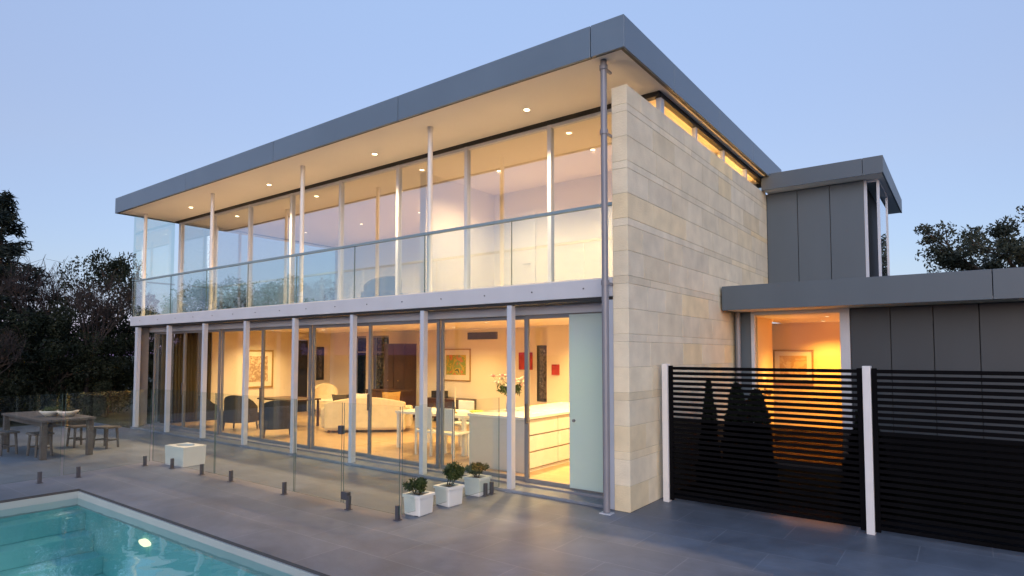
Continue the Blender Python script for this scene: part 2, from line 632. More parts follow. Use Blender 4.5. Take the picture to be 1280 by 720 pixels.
b.build("basin", M['pool'], pool, bevel=0.012)
b = MB(); wall4(b, -0.24, -0.035, 0.02); b.build("waterline_band", M['pool_band'], pool)
b = MB(); wall4(b, -0.035, -0.003, 0.0, .3); b.build("coping_shade", M['pool_edge'], pool)  # dark strip paints the shadow under the coping edge
pl = MB()
n_ = 24
pv = [(-4.86 - ox + .13 * math.cos(2 * math.pi * i / n_), PY1 - oy - yy, -.36 + .042 * math.sin(2 * math.pi * i / n_)) for yy in (.02, .06) for i in range(n_)]
pl._add(pv, [(i, (i + 1) % n_, n_ + (i + 1) % n_, n_ + i) for i in range(n_)] + [tuple(range(n_, 2 * n_))])
pl = pl.build("pool_lamp", M['pool_glow'], pool)
lamp("pool_lamp_light", 'SPOT', (-4.86 - ox, PY1 - oy - .12, -.36), 60, pool, (1.0, 0.95, 0.8), 0.08, 160, (R(-80), 0, 0))

wm = glass_mat("pool_water", (0.62, 0.88, 0.88), 0.03, 0.95, wav=0.006, wscale=2.4)
wt = MB()
wt._add([(PX0 + .02, PY0 + .02, -.10), (PX1 - .02, PY0 + .02, -.10), (PX1 - .02, PY1 - .02, -.10), (PX0 + .02, PY1 - .02, -.13)], [(0, 1, 2, 3)])
tag(wt.build("pool_water", wm), kind="structure")

# ------------------------------------------------------------------ the house
house = thing("house", "modern two-storey glass and limestone house under a flat grey metal roof, lit from within", "house")
GX = [-0.13 - 1.79 * k for k in range(9)]           # structural grid
XR, XL = -0.22, -14.55
CZ = 2.70                                           # lower ceiling
YB = 6.2                                            # lower back wall
UF, SO = 3.03, 5.80                                 # upper floor, soffit
YW = 1.15                                           # upper window line
YD = 0.45                                           # lower door line

# stone wall: real blocks over a recessed core
s = MB()
s.tone = (0.72, 0.72, 0.72, 1)
s.box(-.215, -.006, 0.006, 6.9, 0, 5.49)
z = 0.0
pat = [0.325, 0.325, 0.10]
k = 0
JT = 0.004
rs = random.Random(3)
while z < 5.48:
    h = pat[k % 3]
    z1 = min(z + h, 5.50)
    if 5.50 - z1 < .06:
        z1 = 5.50
    y = 0.0
    first = True
    while y < 6.9:
        L = rs.uniform(.55, 1.3) if h > .2 else rs.uniform(.9, 1.8)
        if first:
            L *= rs.uniform(.5, 1)
        y1 = min(y + L, 6.9)
        if 6.9 - y1 < .3:
            y1 = 6.9
        q = rs.gauss(1.0, .042)
        warm = rs.random() * (.16 if rs.random() < .25 else .05)
        s.tone = (q * (1 + warm * .5), q * (1 - warm * .15), q * (1 - warm * 1.5), 1)
        x0 = -.22 if first else -.1
        s.box(x0, 0.0, y + (0 if first else JT / 2), y1 - JT / 2, z + JT / 2, z1 - JT / 2)
        y, first = y1, False
    z = z1
    k += 1
s.build("stone_wall", M['stone'], house, bevel=0.004, tone=True, seg=1)

# main roof: fascia panels with joints round a dark core, soffit, flashing line
RX0, RX1, RY0, RY1, RZ1 = -14.92, 0.17, -0.41, 7.6, 6.19
r = MB(); r.box(RX0 + .03, RX1 - .03, RY0 + .03, RY1, SO + .05, RZ1 - .04)
roof = r.build("roof", M['zinc_gap'], house)
f = MB()
xs = [RX1, -0.30, -3.86, -7.42, -10.98, RX0]
for a, bb in zip(xs[1:], xs[:-1]):
    f.box(a + .006, bb - .006 if bb != RX1 else bb, RY0, RY0 + .03, SO - .02, RZ1)
ys = [RY0 + .03, 1.21, 3.24, 5.3, RY1]
for a, bb in zip(ys[:-1], ys[1:]):
    f.box(RX1 - .03, RX1, a + .003, bb - .006, SO - .02, RZ1)
    f.box(RX0, RX0 + .03, a + .003, bb - .006, SO - .02, RZ1)
f.box(RX0 + .03, RX1 - .03, RY0 + .03, RY1, RZ1 - .04, RZ1 - .02)
f.build("fascia", M['fascia'], roof, bevel=0.004)
f = MB()
f.box(RX0 + .03, RX1 - .03, RY0 + .03, RY0 + .075, SO - .012, SO + .05)
f.box(RX1 - .075, RX1 - .03, RY0 + .075, RY1, SO - .012, SO + .05)
f.box(RX0 + .03, RX0 + .075, RY0 + .075, RY1, SO - .012, SO + .05)
f.build("drip_trim", M['black_trim'], roof)
f = MB(); f.box(RX0 + .075, RX1 - .075, RY0 + .075, YW - .06, SO, SO + .05)
f.box(-.011, RX1 - .075, YW - .06, RY1, SO + .001, SO + .05)
f.build("soffit", M['soffit'], roof)

# balcony slab
f = MB(); f.box(-14.80, -.225, 0.0, YW + .2, 2.745, 2.985)
slab = f.build("balcony_slab", M['slab'], house, bevel=0.008)
f = MB(); f.box(-14.70, -.225, .02, .40, 2.705, 2.742); f.build("slab_shade_strip", M['black_trim'], house)  # black strip painted in for the shadow under the slab
f = MB(); f.box(-14.78, -.23, .03, YW - .1, 2.985, 3.0); f.build("balcony_tiles", M['pale_tile'], house)

# columns under the slab
for i, x in enumerate(GX[1:]):
    c = MB()
    wd = .042 if i < 7 else .065
    c.box(x - wd, x + wd, .02, .12, 0, 2.703)
    c.box(x - wd - .02, x + wd + .02, .0, .14, 0, .012)
    c.build("column", M['alu'], house, bevel=0.004)
c = MB(); c.box(-14.55, -14.50, .13, .37, 0, 2.703); c.build("corner_panel", M['alu_mid'], house, bevel=.004)
c = MB(); c.box(-.30, -.225, .02, .375, 0.0, 2.703); c.build("jamb", M['alu'], house, bevel=.004)

# lower doors: frame, pane, handle
f = MB(); f.box(-14.6, -.3, .38, .52, 2.58, 2.703); f.build("door_head", M['alu'], house, bevel=.003)
f = MB(); f.box(-14.6, -.3, .30, .56, 0.0, .075)
f.build("door_track", M['alu_dark'], house, bevel=.004)
f = MB(); f.box(-14.6, -.3, .0, .30, 0.0, .045); f.build("door_step", M['paving'], house, bevel=.006)
for i in range(8):
    a, bb = GX[i + 1], (GX[i] if i else -.31)
    d = MB()
    y0 = YD - .025 + (.05 if i % 2 else 0)
    st = .026
    d.box(a, a + 2 * st, y0, y0 + .045, .075, 2.58)
    d.box(bb - 2 * st, bb, y0, y0 + .045, .075, 2.58)
    d.box(a + 2 * st, bb - 2 * st, y0, y0 + .045, .075, .135)
    d.box(a + 2 * st, bb - 2 * st, y0, y0 + .045, 2.52, 2.58)
    dr = d.build("sliding_door", M['alu_mid'], house, bevel=.003)
    p = MB(); p.box(a + 2 * st, bb - 2 * st, y0 + .018, y0 + .026, .135, 2.52)
    p.build("pane", M['glass_lower'], dr)
    if i % 2 == 0:
        h = MB(); h.box(a + .02, a + .05, y0 - .045, y0, .95, 1.25); h.build("handle", M['spigot'], dr, bevel=.006)
# frosted sliding leaf in the right bay
fp = MB(); fp.box(-1.13, -.34, .40, .412, .10, 2.56)
fl = fp.build("frosted_panel", M['frosted'], house, bevel=.002, label="pale green frosted glass sliding panel")
h = MB(); h.tube((-1.05, .40, 1.05), (-1.05, .375, 1.05), .022, .022, 16); h.build("handle", M['alu_mid'], fl)

# downpipe at the corner of the stone wall
f = MB(); f.tube((-.225, -.2, .02), (-.225, -.2, 2.9), .046); f.tube((-.225, -.2, 2.9), (-.225, -.2, SO), .042)
pipe = f.build("downpipe", M['alu_dark'], house, smooth=False)
for zz in (2.9, 4.85, SO - .1):
    f = MB(); f.tube((-.225, -.2, zz - .03), (-.225, -.2, zz + .03), .054); f.box(-.24, -.21, -.16, 0.0, zz - .015, zz + .015)
    f.build("bracket", M['alu_dark'], pipe)
f = MB(); f.box(-.30, -.15, -.26, -.14, .0, .012); f.build("pipe_base", M['slab'], pipe)

# upper posts and balustrade
for kx in (2, 4, 6, 8):
    f = MB(); f.tube((GX[kx] + .03, .16, 2.98), (GX[kx] + .03, .16, SO), .042, .042, 18)
    f.tube((GX[kx] + .03, .16, SO - .09), (GX[kx] + .03, .16, SO - .001), .048, .048, 18)
    f.build("post", M['white_post'], house, smooth=False)
bal = MB(); bal.box(-14.72, -.235, .05, .10, 3.955, 4.0)
bal.box(-14.745, -14.705, .095, YW - .05, 3.955, 3.99)
bal = bal.build("balustrade", M['rail_glass_edge'], house, bevel=.004)
xs = [-.235] + [x for x in GX[1:8]] + [-14.70]
for a, bb in zip(xs[1:], xs[:-1]):
    p = MB()
    p.box(a + .008, bb - .008, .069, .081, 2.90, 3.955)
    p.build("glass_panel", M['glass_rail'], bal)
    p = MB()
    p.box(a + .002, a + .008, .066, .084, 2.99, 3.955)
    p.build("panel_edge", M['glass_edge'], bal)
for a, bb in zip(xs[1:], xs[:-1]):
    for q in (.25, .75):
        x = a + (bb - a) * q
        p = MB(); p.tube((x, .0, 2.87), (x, -.008, 2.87), .011, .011, 12); p.build("bolt", M['spigot'], bal)
# full height glass screen at the far end of the balcony
p = MB(); p.box(-14.78, -14.768, .02, YW - .06, 2.99, SO - .02)
p.build("end_screen", M['glass_rail'], house)

# upper windows
for i in range(8):
    a, bb = GX[i + 1], (GX[i] if i else -.225)
    d = MB()
    d.box(a - .035, a + .035, YW - .05, YW + .05, UF - .03, SO - .07)
    d.box(a + .035, bb - .035, YW - .04, YW + .04, UF - .03, UF + .04)
    d.box(a + .035, bb - .035, YW - .04, YW + .04, SO - .12, SO - .07)
    wn_ = d.build("window", M['alu'], house, bevel=.003)
    p = MB(); p.box(a + .035, bb - .035, YW - .005, YW + .005, UF + .04, SO - .12)
    p.build("pane", M['glass_upper'], wn_)
f = MB(); f.box(GX[8] - .12, -.02, YW - .055, YW + .06, SO - .07, SO - .001); f.build("window_head", M['black_trim'], house)
f = MB(); f.box(GX[8] - .10, GX[8] - .035, YW - .05, YW + .05, UF - .03, SO - .07); f.build("corner_mullion", M['alu'], house, bevel=.003)
# left side glazing of the upper floor
for k, (y0, y1) in enumerate(((YW + .05, 2.9), (2.9, 4.7), (4.7, 6.5))):
    d = MB(); xx = GX[8]
    d.box(xx - .04, xx + .04, y1 - .06, y1, UF, SO - .12)
    d.box(xx - .04, xx + .04, y0, y1 - .06, UF, UF + .06)
    d.box(xx - .04, xx + .04, y0, y1 - .06, SO - .12, SO - .07)
    wn_ = d.build("window", M['alu'], house, bevel=.003)
    p = MB(); p.box(xx - .005, xx + .005, y0, y1 - .06, UF + .06, SO - .18)
    p.build("pane", M['glass_lower'], wn_)

# clerestory over the stone wall
for k in range(4):
    y0, y1 = YW + .10 + 1.42 * k, YW + .10 + 1.42 * (k + 1)
    d = MB()
    d.box(-.09, -.02, y1 - .07, y1, 5.50, SO - .08)
    d.box(-.09, -.03, y0, y1, 5.50, 5.515)
    if k == 0:
        d.box(-.09, -.01, y0 - .10, y0 + .02, 5.50, SO - .08)
    wn_ = d.build("clerestory_window", M['alu'], house, bevel=.003)
    p = MB(); p.box(-.06, -.05, y0 + .02, y1 - .07, 5.515, SO - .08); p.build("pane", M['glass_lower'], wn_)
    p = MB(); p.box(-.10, -.012, y0 - (.1 if k == 0 else 0), y1, SO - .08, SO - .002); p.build("window_head", M['black_trim'], wn_)

# interior shell
f = MB(); f.box(-14.56, -.222, .56, YB, .0, .06); f.build("lower_floor", M['timber_floor'], house)
f = MB(); f.box(-14.56, -.222, .56, YB, CZ, CZ + .03); f.build("lower_ceiling", M['ceiling'], house)
f = MB(); f.box(-14.70, -.222, YW + .22, 7.0, 2.75, UF - .03)
f.build("floor_structure", M['slab'], house)
f = MB(); f.box(-14.45, -.222, YW + .06, 6.9, UF - .029, UF); f.build("upper_floor", M['upper_floor'], house)
f = MB(); f.box(-14.45, -.105, YW + .062, 6.9, SO - .03, SO - .004); f.build("upper_ceiling", M['ceiling'], house)
# lower back wall with two tall windows
f = MB()
zt = CZ - .002
for x0, x1 in ((-14.56, -13.12), (-12.46, -12.18), (-11.36, -.222)):
    f.box(x0, x1, YB, YB + .2, .06, zt)
for x0, x1 in ((-13.12, -12.46), (-12.18, -11.36)):
    f.box(x0, x1, YB, YB + .2, 2.58, zt)
    f.box(x0, x1, YB, YB + .2, .06, .16)
f.build("back_wall", M['interior_wall'], house)
for x0, x1 in ((-13.12, -12.46), (-12.18, -11.36)):
    d = MB()
    d.box(x0, x0 + .06, YB + .05, YB + .12, .16, 2.58); d.box(x1 - .06, x1, YB + .05, YB + .12, .16, 2.58)
    d.box(x0 + .06, x1 - .06, YB + .05, YB + .12, 2.52, 2.58); d.box(x0 + .06, x1 - .06, YB + .05, YB + .12, 2.02, 2.07)
    d.box(x0 + .06, x1 - .06, YB + .05, YB + .12, .16, .22)
    wn_ = d.build("rear_window", M['alu_dark'], house)
    p = MB(); p.box(x0 + .06, x1 - .06, YB + .08, YB + .09, .22, 2.52); p.build("pane", M['glass_lower'], wn_)
# end wall
f = MB()
f.box(-14.56, -14.36, 2.04, 4.84, .06, zt); f.box(-14.56, -14.36, 5.36, YB - .002, .06, zt)
f.box(-14.56, -14.36, 4.84, 5.36, 2.45, zt)
f.build("end_wall", M['interior_wall'], house)
d = MB(); d.box(-14.54, -14.46, .56, .62, .06, zt); d.box(-14.54, -14.46, 1.98, 2.035, .06, zt); d.box(-14.54, -14.46, .62, 1.98, .06, .12); d.box(-14.54, -14.46, .62, 1.98, 2.6, zt)
wn_ = d.build("end_window", M['alu'], house, bevel=.003)
p = MB(); p.box(-14.50, -14.49, .62, 1.98, .12, 2.6); p.build("pane", M['glass_lower'], wn_)
d = MB(); d.box(-14.52, -14.44, 4.845, 5.355, .06, 2.44); d.build("dark_doorway", M['black_trim'], house)
# stub of kitchen wall at the right, ceiling vent
f = MB(); f.box(-5.02, -.222, 5.72, YB - .002, .06, zt); f.build("kitchen_wall", M['interior_wall'], house)
f = MB()
f.box(-8.04, -6.96, YB - .02, YB - .001, 2.40, 2.60)
for q in range(7):
    f.box(-8.0, -7.0, YB - .035, YB - .02, 2.42 + .024 * q, 2.43 + .024 * q)
f.build("air_vent", M['vent'], house)

# upper interior walls
f = MB(); f.box(-14.45, -.222, 6.5, 6.62, UF, SO - .03)
f.build("upper_back_wall", M['upper_wall'], house)
f = MB(); f.box(-5.50, -.222, 4.2, 4.32, UF, SO - .03); f.build("bedroom_wall", M['upper_wall'], house)
d = MB(); d.box(-5.30, -5.22, 4.165, 4.199, UF, 5.25); d.box(-4.38, -4.30, 4.165, 4.199, UF, 5.25); d.box(-5.22, -4.38, 4.165, 4.199, 5.17, 5.25); d.box(-5.215, -4.385, 4.18, 4.198, UF + .01, 5.165)
d = d.build("bedroom_door", M['white_gloss'], house, bevel=.004)
h = MB(); h.tube((-4.46, 4.18, UF + 1.0), (-4.46, 4.12, UF + 1.0), .012, .012, 10); h.tube((-4.46, 4.13, UF + 1.0), (-4.60, 4.13, UF + 1.0), .010, .010, 10); h.build("handle", M['alu_mid'], d)
f = MB(); f.box(-4.30, -.222, 4.185, 4.199, UF, UF + .12); f.build("skirting", M['white_gloss'], house)
f = MB(); f.box(-5.67, -5.50, 1.9, 4.32, UF, SO - .03); f.build("partition_wall", M['upper_wall'], house)

# downlights
def downlight(x, y, z, energy, rr=.055, spot=150, parent=None, col_=(1.0, .66, .34)):
    d = MB(); d.lathe([(rr, 0), (rr, -.006), (rr * .8, -.008), (rr * .78, .0)], (x, y, z), 20)
    o = d.build("downlight", M['rim'], parent or house)
    e = MB(); e.lathe([(rr * .78, -.003), (.0001, -.003)], (x, y, z), 20)
    e.build("lamp_lens", M['lamp'], o)
    lamp("downlight_lamp", 'SPOT', (x, y, z - .02), energy, o, col_, .05, spot)

WARM = (1.0, 0.66, 0.27)
for x in (-1.95, -5.5, -9.06, -12.65):
    downlight(x, .52, SO, 1700 if x < -11 else 1100, .06, 105, None, (1.0, .62, .30))
for x, y in ((-11.66, 3.93), (-9.32, 4.2), (-5.5, 2.5), (-5.21, 3.56), (-12.0, 2.28), (-7.4, 1.5), (-7.4, 4.9), (-2.6, 1.5), (-2.6, 3.0), (-1.2, 3.0), (-3.6, 4.9), (-13.4, 3.4), (-9.6, 1.5), (-1.2, 1.3)):
    downlight(x, y, CZ, 440 if x > -6 else 370, .05, 140, None, WARM)
for x, y in ((-2.0, 2.7), (-4.2, 2.7), (-1.0, 5.4), (-8.2, 4.4), (-10.6, 4.4), (-13.0, 4.2), (-7.0, 2.6)):  # extra left-hand lamps are added to brighten the left panes
    downlight(x, y, SO - .03, (850 if x < -1.5 else 2000) if x > -6 else 700, .05, 150, None, (1.0, .68, .38))

# added fill strip, unseen on top of the stone wall, brightens the clerestory
f = MB(); f.box(-.21, -.15, 1.4, 4.15, 5.502, 5.512); f.box(-.21, -.15, 4.36, 6.6, 5.502, 5.512)
cv = f.build("clerestory_fill", M['rim'], house)
for y_, L_ in ((2.78, 2.7), (5.5, 2.2)):
    o_ = lamp("clerestory_fill_lamp", 'AREA', (-.18, y_, 5.515), 3.2 * L_, cv, (1.0, .47, .10), .03, rot=(R(180), 0, 0))
    o_.data.shape = 'RECTANGLE'
    o_.data.size, o_.data.size_y = .04, L_

# entry wing on the right: low roof, glazed entry, cladding darkened for eaves shade
WY, WX1 = 3.6, 9.5
f = MB(); f.box(.07, WX1, WY + .03, 12, 2.80, 3.14)
wing = f.build("entry_roof", M['zinc_gap'], house)
f = MB()
for a, bb in ((.04, 3.755), (3.765, 7.4), (7.41, WX1)):
    f.box(a, bb, WY, WY + .03, 2.75, 3.17)
f.box(.04, .07, WY + .03, 4.9, 2.75, 3.17)
f.box(.07, WX1, WY + .03, 12, 3.14, 3.16)
f.build("fascia", M['zinc'], wing, bevel=.004)
f = MB(); f.box(.072, WX1, WY + .03, 4.42, 2.76, 2.80); f.build("soffit", M['soffit'], wing)
f = MB()
f.box(.004, .30, 4.42, 4.52, 0, 2.76)
f.build("entry_jamb", M['zinc'], house)
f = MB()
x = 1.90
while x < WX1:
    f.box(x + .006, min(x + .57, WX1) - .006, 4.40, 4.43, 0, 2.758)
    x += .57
f.build("cladding_wall", M['eaves_shaded_cladding'], house, bevel=.003)
f = MB(); f.box(1.9, WX1, 4.43, 4.6, 0, 2.758); f.build("cladding_core", M['zinc_gap'], house)
d = MB()
d.box(.30, .36, 4.40, 4.50, .0, 2.758); d.box(1.75, 1.895, 4.36, 4.50, .0, 2.758)
d.box(.36, 1.75, 4.42, 4.48, 2.70, 2.758); d.box(.36, 1.75, 4.42, 4.48, 0, .1)
d = d.build("entry_window", M['alu'], house, bevel=.003)
p = MB(); p.box(.36, 1.75, 4.445, 4.455, .1, 2.70); p.build("pane", M['glass_lower'], d)
f = MB(); f.tube((.10, 4.30, 0), (.10, 4.30, 2.76), .045, .045, 16); f.build("downpipe", M['alu_dark'], house)
# entry hall behind the glass
f = MB(); f.box(.004, 5.0, 4.62, 8.4, -.01, .05); f.build("hall_floor", M['timber_floor'], house)
f = MB(); f.box(.004, 5.0, 4.62, 8.4, 2.70, 2.79); f.build("hall_ceiling", M['ceiling'], house)
f = MB(); f.box(-.8, 5.0, 8.0, 8.15, .05, 2.70); f.box(.15, .28, 4.9, 6.0, .05, 2.70); f.box(2.6, 2.72, 4.62, 8.0, .05, 2.70)
f.build("hall_wall", M['lamplit_wall'], house)
downlight(1.35, 5.6, 2.70, 470, .05, 130, None, (1.0, .48, .09))
downlight(1.0, 7.3, 2.70, 470, .05, 130, None, (1.0, .48, .09))
d = MB(); d.tube((4.1, 3.95, 2.757), (4.1, 3.95, 2.74), .05, .05, 16); d.build("soffit_lamp", M['rim'], house)

# upper block behind the entry wing
f = MB()
for a in (0.004, .626, 1.248):
    f.box(a + .007, a + .615, 6.90, 6.93, 3.14, 5.50)
f.build("upper_cladding", M['zinc'], house, bevel=.003)
f = MB(); f.box(-.21, 1.86, 6.93, 10.5, 3.14, 5.50); f.build("upper_block", M['zinc_gap'], house)
f = MB(); f.box(0.03, 2.22, 6.53, 10.8, 5.55, 5.82)
ur = f.build("upper_roof", M['zinc_gap'], house)
f = MB()
f.box(0.0, 1.895, 6.50, 6.53, 5.50, 5.84); f.box(1.905, 2.25, 6.50, 6.53, 5.50, 5.84)
f.box(2.22, 2.25, 6.53, 10.8, 5.50, 5.84); f.box(.03, 2.22, 6.53, 10.8, 5.82, 5.835)
f.build("fascia", M['zinc'], ur, bevel=.004)
f = MB(); f.box(0.03, 2.22, 6.53, 10.8, 5.51, 5.548); f.build("soffit", M['soffit'], ur)
d = MB()
d.box(1.865, 1.92, 6.93, 7.0, 3.14, 5.51); d.box(1.87, 2.08, 7.0, 7.06, 5.46, 5.51); d.box(1.87, 2.08, 7.0, 7.06, 3.14, 3.19); d.box(2.08, 2.13, 7.06, 8.6, 5.46, 5.51); d.box(2.08, 2.13, 7.06, 8.6, 3.14, 3.19); d.box(2.08, 2.13, 7.0, 7.06, 3.14, 5.51); d.box(2.08, 2.13, 8.6, 8.66, 3.14, 5.51)
d = d.build("side_window", M['alu'], house, bevel=.003)
p = MB(); p.box(2.10, 2.11, 7.06, 8.6, 3.16, 5.50); p.build("pane", M['glass_upper'], d)

# ------------------------------------------------------------------ slat fence
FR = math.atan2(.10, 1.0)
fence = thing("slat_fence", "black horizontal slat fence between white posts beside the limestone wall", "fence", (.13, .87, 0), R(-2.0))
def fence_panel(x0, x1):
    f = MB()
    zz = .10
    n = 26
    for k in range(n):
        z0 = .06 + k * .0688
        f.box(x0 + .05, x1 - .05, -.014, .014, z0, z0 + .041)
    f.box(x0, x0 + .05, -.022, .022, .03, 1.835)
    f.box(x1 - .05, x1, -.022, .022, .03, 1.835)
    f.build("slat_panel", M['slat'], fence, bevel=.002, seg=1)
    f = MB(); f.box(x0 + .05, x1 - .05, .016, .019, .05, 1.135); f.build("backing_screen", M['tint'], fence)
def fence_post(x):
    f = MB(); f.box(x - .04, x + .04, -.05, .05, 0, 1.86); f.build("post", M['white_post'], fence, bevel=.004)
fence_post(0); fence_panel(.045, 2.36); fence_post(2.41); fence_panel(2.455, 5.0); fence_post(5.05)

# ------------------------------------------------------------------ pool fence
pf = thing("glass_pool_fence", "frameless glass pool fence on short dark spigots across the terrace", "fence", (-5.2, -2.0, 0))
def gpanel(a, b_, name="glass_panel"):
    a, b_ = Vector(a) - Vector((-5.2, -2.0)), Vector(b_) - Vector((-5.2, -2.0))
    d = (b_ - a).normalized()
    nrm = Vector((-d.y, d.x)) * .006
    p = MB()
    z0, z1 = .07, 1.36
    vs = []
    for q in (a, b_):
        for s_ in (-1, 1):
            vs += [(q.x + nrm.x * s_, q.y + nrm.y * s_, z0), (q.x + nrm.x * s_, q.y + nrm.y * s_, z1)]
    p._add(vs, [(0, 1, 5, 4), (2, 6, 7, 3)])
    p.cur = 1
    p._add(vs, [(0, 2, 3, 1), (4, 5, 7, 6), (1, 3, 7, 5), (0, 4, 6, 2)])
    p.build(name, [M['glass_fence'], M['glass_edge']], pf)
gpanel((-8.40, -2.06), (-6.36, -2.0)); gpanel((-6.33, -2.0), (-4.18, -2.0)); gpanel((-4.15, -2.0), (-3.13, -2.0), "gate"); gpanel((-3.09, -2.0), (-2.06, -1.98))
gpanel((-2.05, -1.95), (-2.05, -1.05)); gpanel((-2.05, -1.02), (-2.05, -.05))
gpanel((-8.38, -2.12), (-8.14, -3.5)); gpanel((-8.13, -3.55), (-8.0, -5.0))
for x, y in ((-8.38, -2.2), (-7.72, -2.03), (-6.75, -2.0), (-5.84, -2.0), (-4.40, -2.0), (-2.98, -2.0), (-2.10, -1.97), (-2.05, -1.68), (-2.05, -.36), (-2.05, -.22), (-8.13, -3.3), (-8.11, -3.82)):
    f = MB(); x -= -5.2; y -= -2.0
    f.box(x - .021, x + .021, y - .026, y + .026, .0, .175); f.box(x - .04, x + .04, y - .04, y + .04, 0, .01)
    f.build("spigot", M['spigot'], pf, bevel=.005)
f = MB(); f.box(2.10, 2.22, -.035, .035, .12, .22); f.build("gate_hinge", M['spigot'], pf, bevel=.006)
f = MB(); f.box(2.02, 2.09, -.03, .03, .95, 1.06); f.build("gate_latch", M['spigot'], pf, bevel=.006)


# ------------------------------------------------------------------ foliage helpers
def leaf_quads(P, size, flat=0.0, asp=0.45):
    """Loose leaf-sized quads at points P (n,3) with random directions."""
    n = len(P)
    d = rng.normal(size=(n, 3))
    d[:, 2] *= (1 - flat)
    d /= np.linalg.norm(d, axis=1)[:, None]
    u = np.cross(d, rng.normal(size=(n, 3)))
    u /= np.linalg.norm(u, axis=1)[:, None]
    s_ = size * rng.uniform(.6, 1.4, size=(n, 1))
    a, c = d * s_, u * s_ * asp
    return np.stack([P - a, P + c * .9, P + a, P - c * .9], axis=1)


def clump_points(centres, radii, per, squash=.8):
    out = []
    for c, r_ in zip(centres, radii):
        v = rng.normal(size=(per, 3))
        v /= np.linalg.norm(v, axis=1)[:, None]
        v *= (rng.uniform(0.25, 1, size=(per, 1)) ** .6) * r_
        v[:, 2] *= squash
        out.append(np.asarray(c) + v)
    return np.concatenate(out)


def grow(mb, p, d, L, r_, depth, tips, spread=.55, shrink=.72, up=.12, rs_=random, kids_=3):
    """Recursive limb: tapered tubes that fork; collects tip points."""
    q = p + d * L
    mb.tube(p, q, r_, r_ * .7, 6 if r_ > .03 else 4, caps=False)
    if depth == 0:
        tips.append(q)
        return
    for _ in range(kids_ if depth > 1 else kids_ - 1 if kids_ > 2 else kids_):
        nd = (d + Vector((rs_.gauss(0, spread), rs_.gauss(0, spread), rs_.gauss(up, spread * .7)))).normalized()
        grow(mb, p + d * L * rs_.uniform(.6, 1.0), nd, L * shrink * rs_.uniform(.75, 1.15), r_ * .62, depth - 1, tips, spread, shrink, up, rs_, kids_)
    tips.append(q)


def make_conifer(h, w_, label, group, nb=120, seed=1):
    rs_ = random.Random(seed)
    root = thing("conifer", label, "tree", group=group)
    tk = MB(); tk.tube((0, 0, 0), (0, 0, h * .98), .16 * h / 8, .01, 8, caps=False)
    P, A = [], []
    for i in range(nb):
        f_ = (i / nb) ** .9
        z_ = h * (.05 + .93 * f_)
        L = w_ * (1 - f_) ** .75 * rs_.uniform(.55, 1.15) + .12
        az = rs_.uniform(0, 2 * math.pi)
        dz = rs_.uniform(-.25, .25)
        dirv = Vector((math.cos(az), math.sin(az), dz)).normalized()
        p0 = Vector((0, 0, z_))
        p1 = p0 + dirv * L + Vector((0, 0, -.05 * L))
        tk.tube(p0, p1, .025, .006, 4, caps=False)
        m_ = int(14 + 34 * L)
        for j in range(m_):
            t_ = rs_.uniform(.15, 1.0)
            side = Vector((-math.sin(az), math.cos(az), 0)) * rs_.gauss(0, .16 * L * (1.15 - t_) + .05)
            P.append(p0.lerp(p1, t_) + side + Vector((0, 0, rs_.gauss(-.02, .05))))
    tk.build("trunk", M['bark'], root)
    cr = MB(); cr.loose = True
    cr.quads(leaf_quads(np.repeat(np.array(P), 2, 0) + rng.normal(size=(2 * len(P), 3)) * .05, .12, .35, .22))
    cr.build("crown", M['conifer'], root)
    return root


def make_bushy(h, w_, label, group, leaf, n_cl=46, per=430, size=.05, seed=1, name="bush", cat="bush", base=.1):
    rs_ = random.Random(seed)
    root = thing(name, label, cat, group=group)
    tk = MB()
    tips = []
    for k in range(4):
        d = Vector((rs_.gauss(0, .3), rs_.gauss(0, .3), 1)).normalized()
        grow(tk, Vector((rs_.gauss(0, .1), rs_.gauss(0, .1), 0)), d, h * .33, .045, 3, tips, .5, .7, .15, rs_, 3)
    tk.build("trunk", M['bark'], root)
    C, rr = [], []
    for i in range(n_cl):
        a = rs_.uniform(0, 2 * math.pi)
        zf = rs_.uniform(base, 1.0)
        rad = w_ * math.sqrt(max(0, 1 - (max(0, zf - .35) / .68) ** 2)) * rs_.uniform(.2, 1.0)
        C.append((rad * math.cos(a), rad * math.sin(a), h * zf * rs_.uniform(.86, 1)))
        rr.append(rs_.uniform(.16, .34) * w_)
    cr = MB(); cr.loose = True
    cr.quads(leaf_quads(clump_points(C, rr, per), size))
    cr.build("crown", leaf, root)
    return root


def make_bare(h, label, group, seed=1):
    rs_ = random.Random(seed)
    root = thing("bare_tree", label, "tree", group=group)
    tk, tips = MB(), []
    tk.tube((0, 0, 0), (0, 0, h * .22), .08, .06, 8, caps=False)
    for k in range(4):
        d = Vector((rs_.gauss(0, .25), rs_.gauss(0, .25), 1)).normalized()
        grow(tk, Vector((0, 0, h * .2)), d, h * .26, .035, 4, tips, .36, .74, .2, rs_, 3)
    tk.build("trunk", M['twig'], root)
    cr = MB()
    for t_ in tips:
        for _ in range(2):
            e = t_ + Vector((rs_.gauss(0, .18), rs_.gauss(0, .18), abs(rs_.gauss(.22, .12))))
            cr.tube(t_, e, .006, .003, 3, caps=False)
    cr.build("twigs", M['twig'], root)
    return root


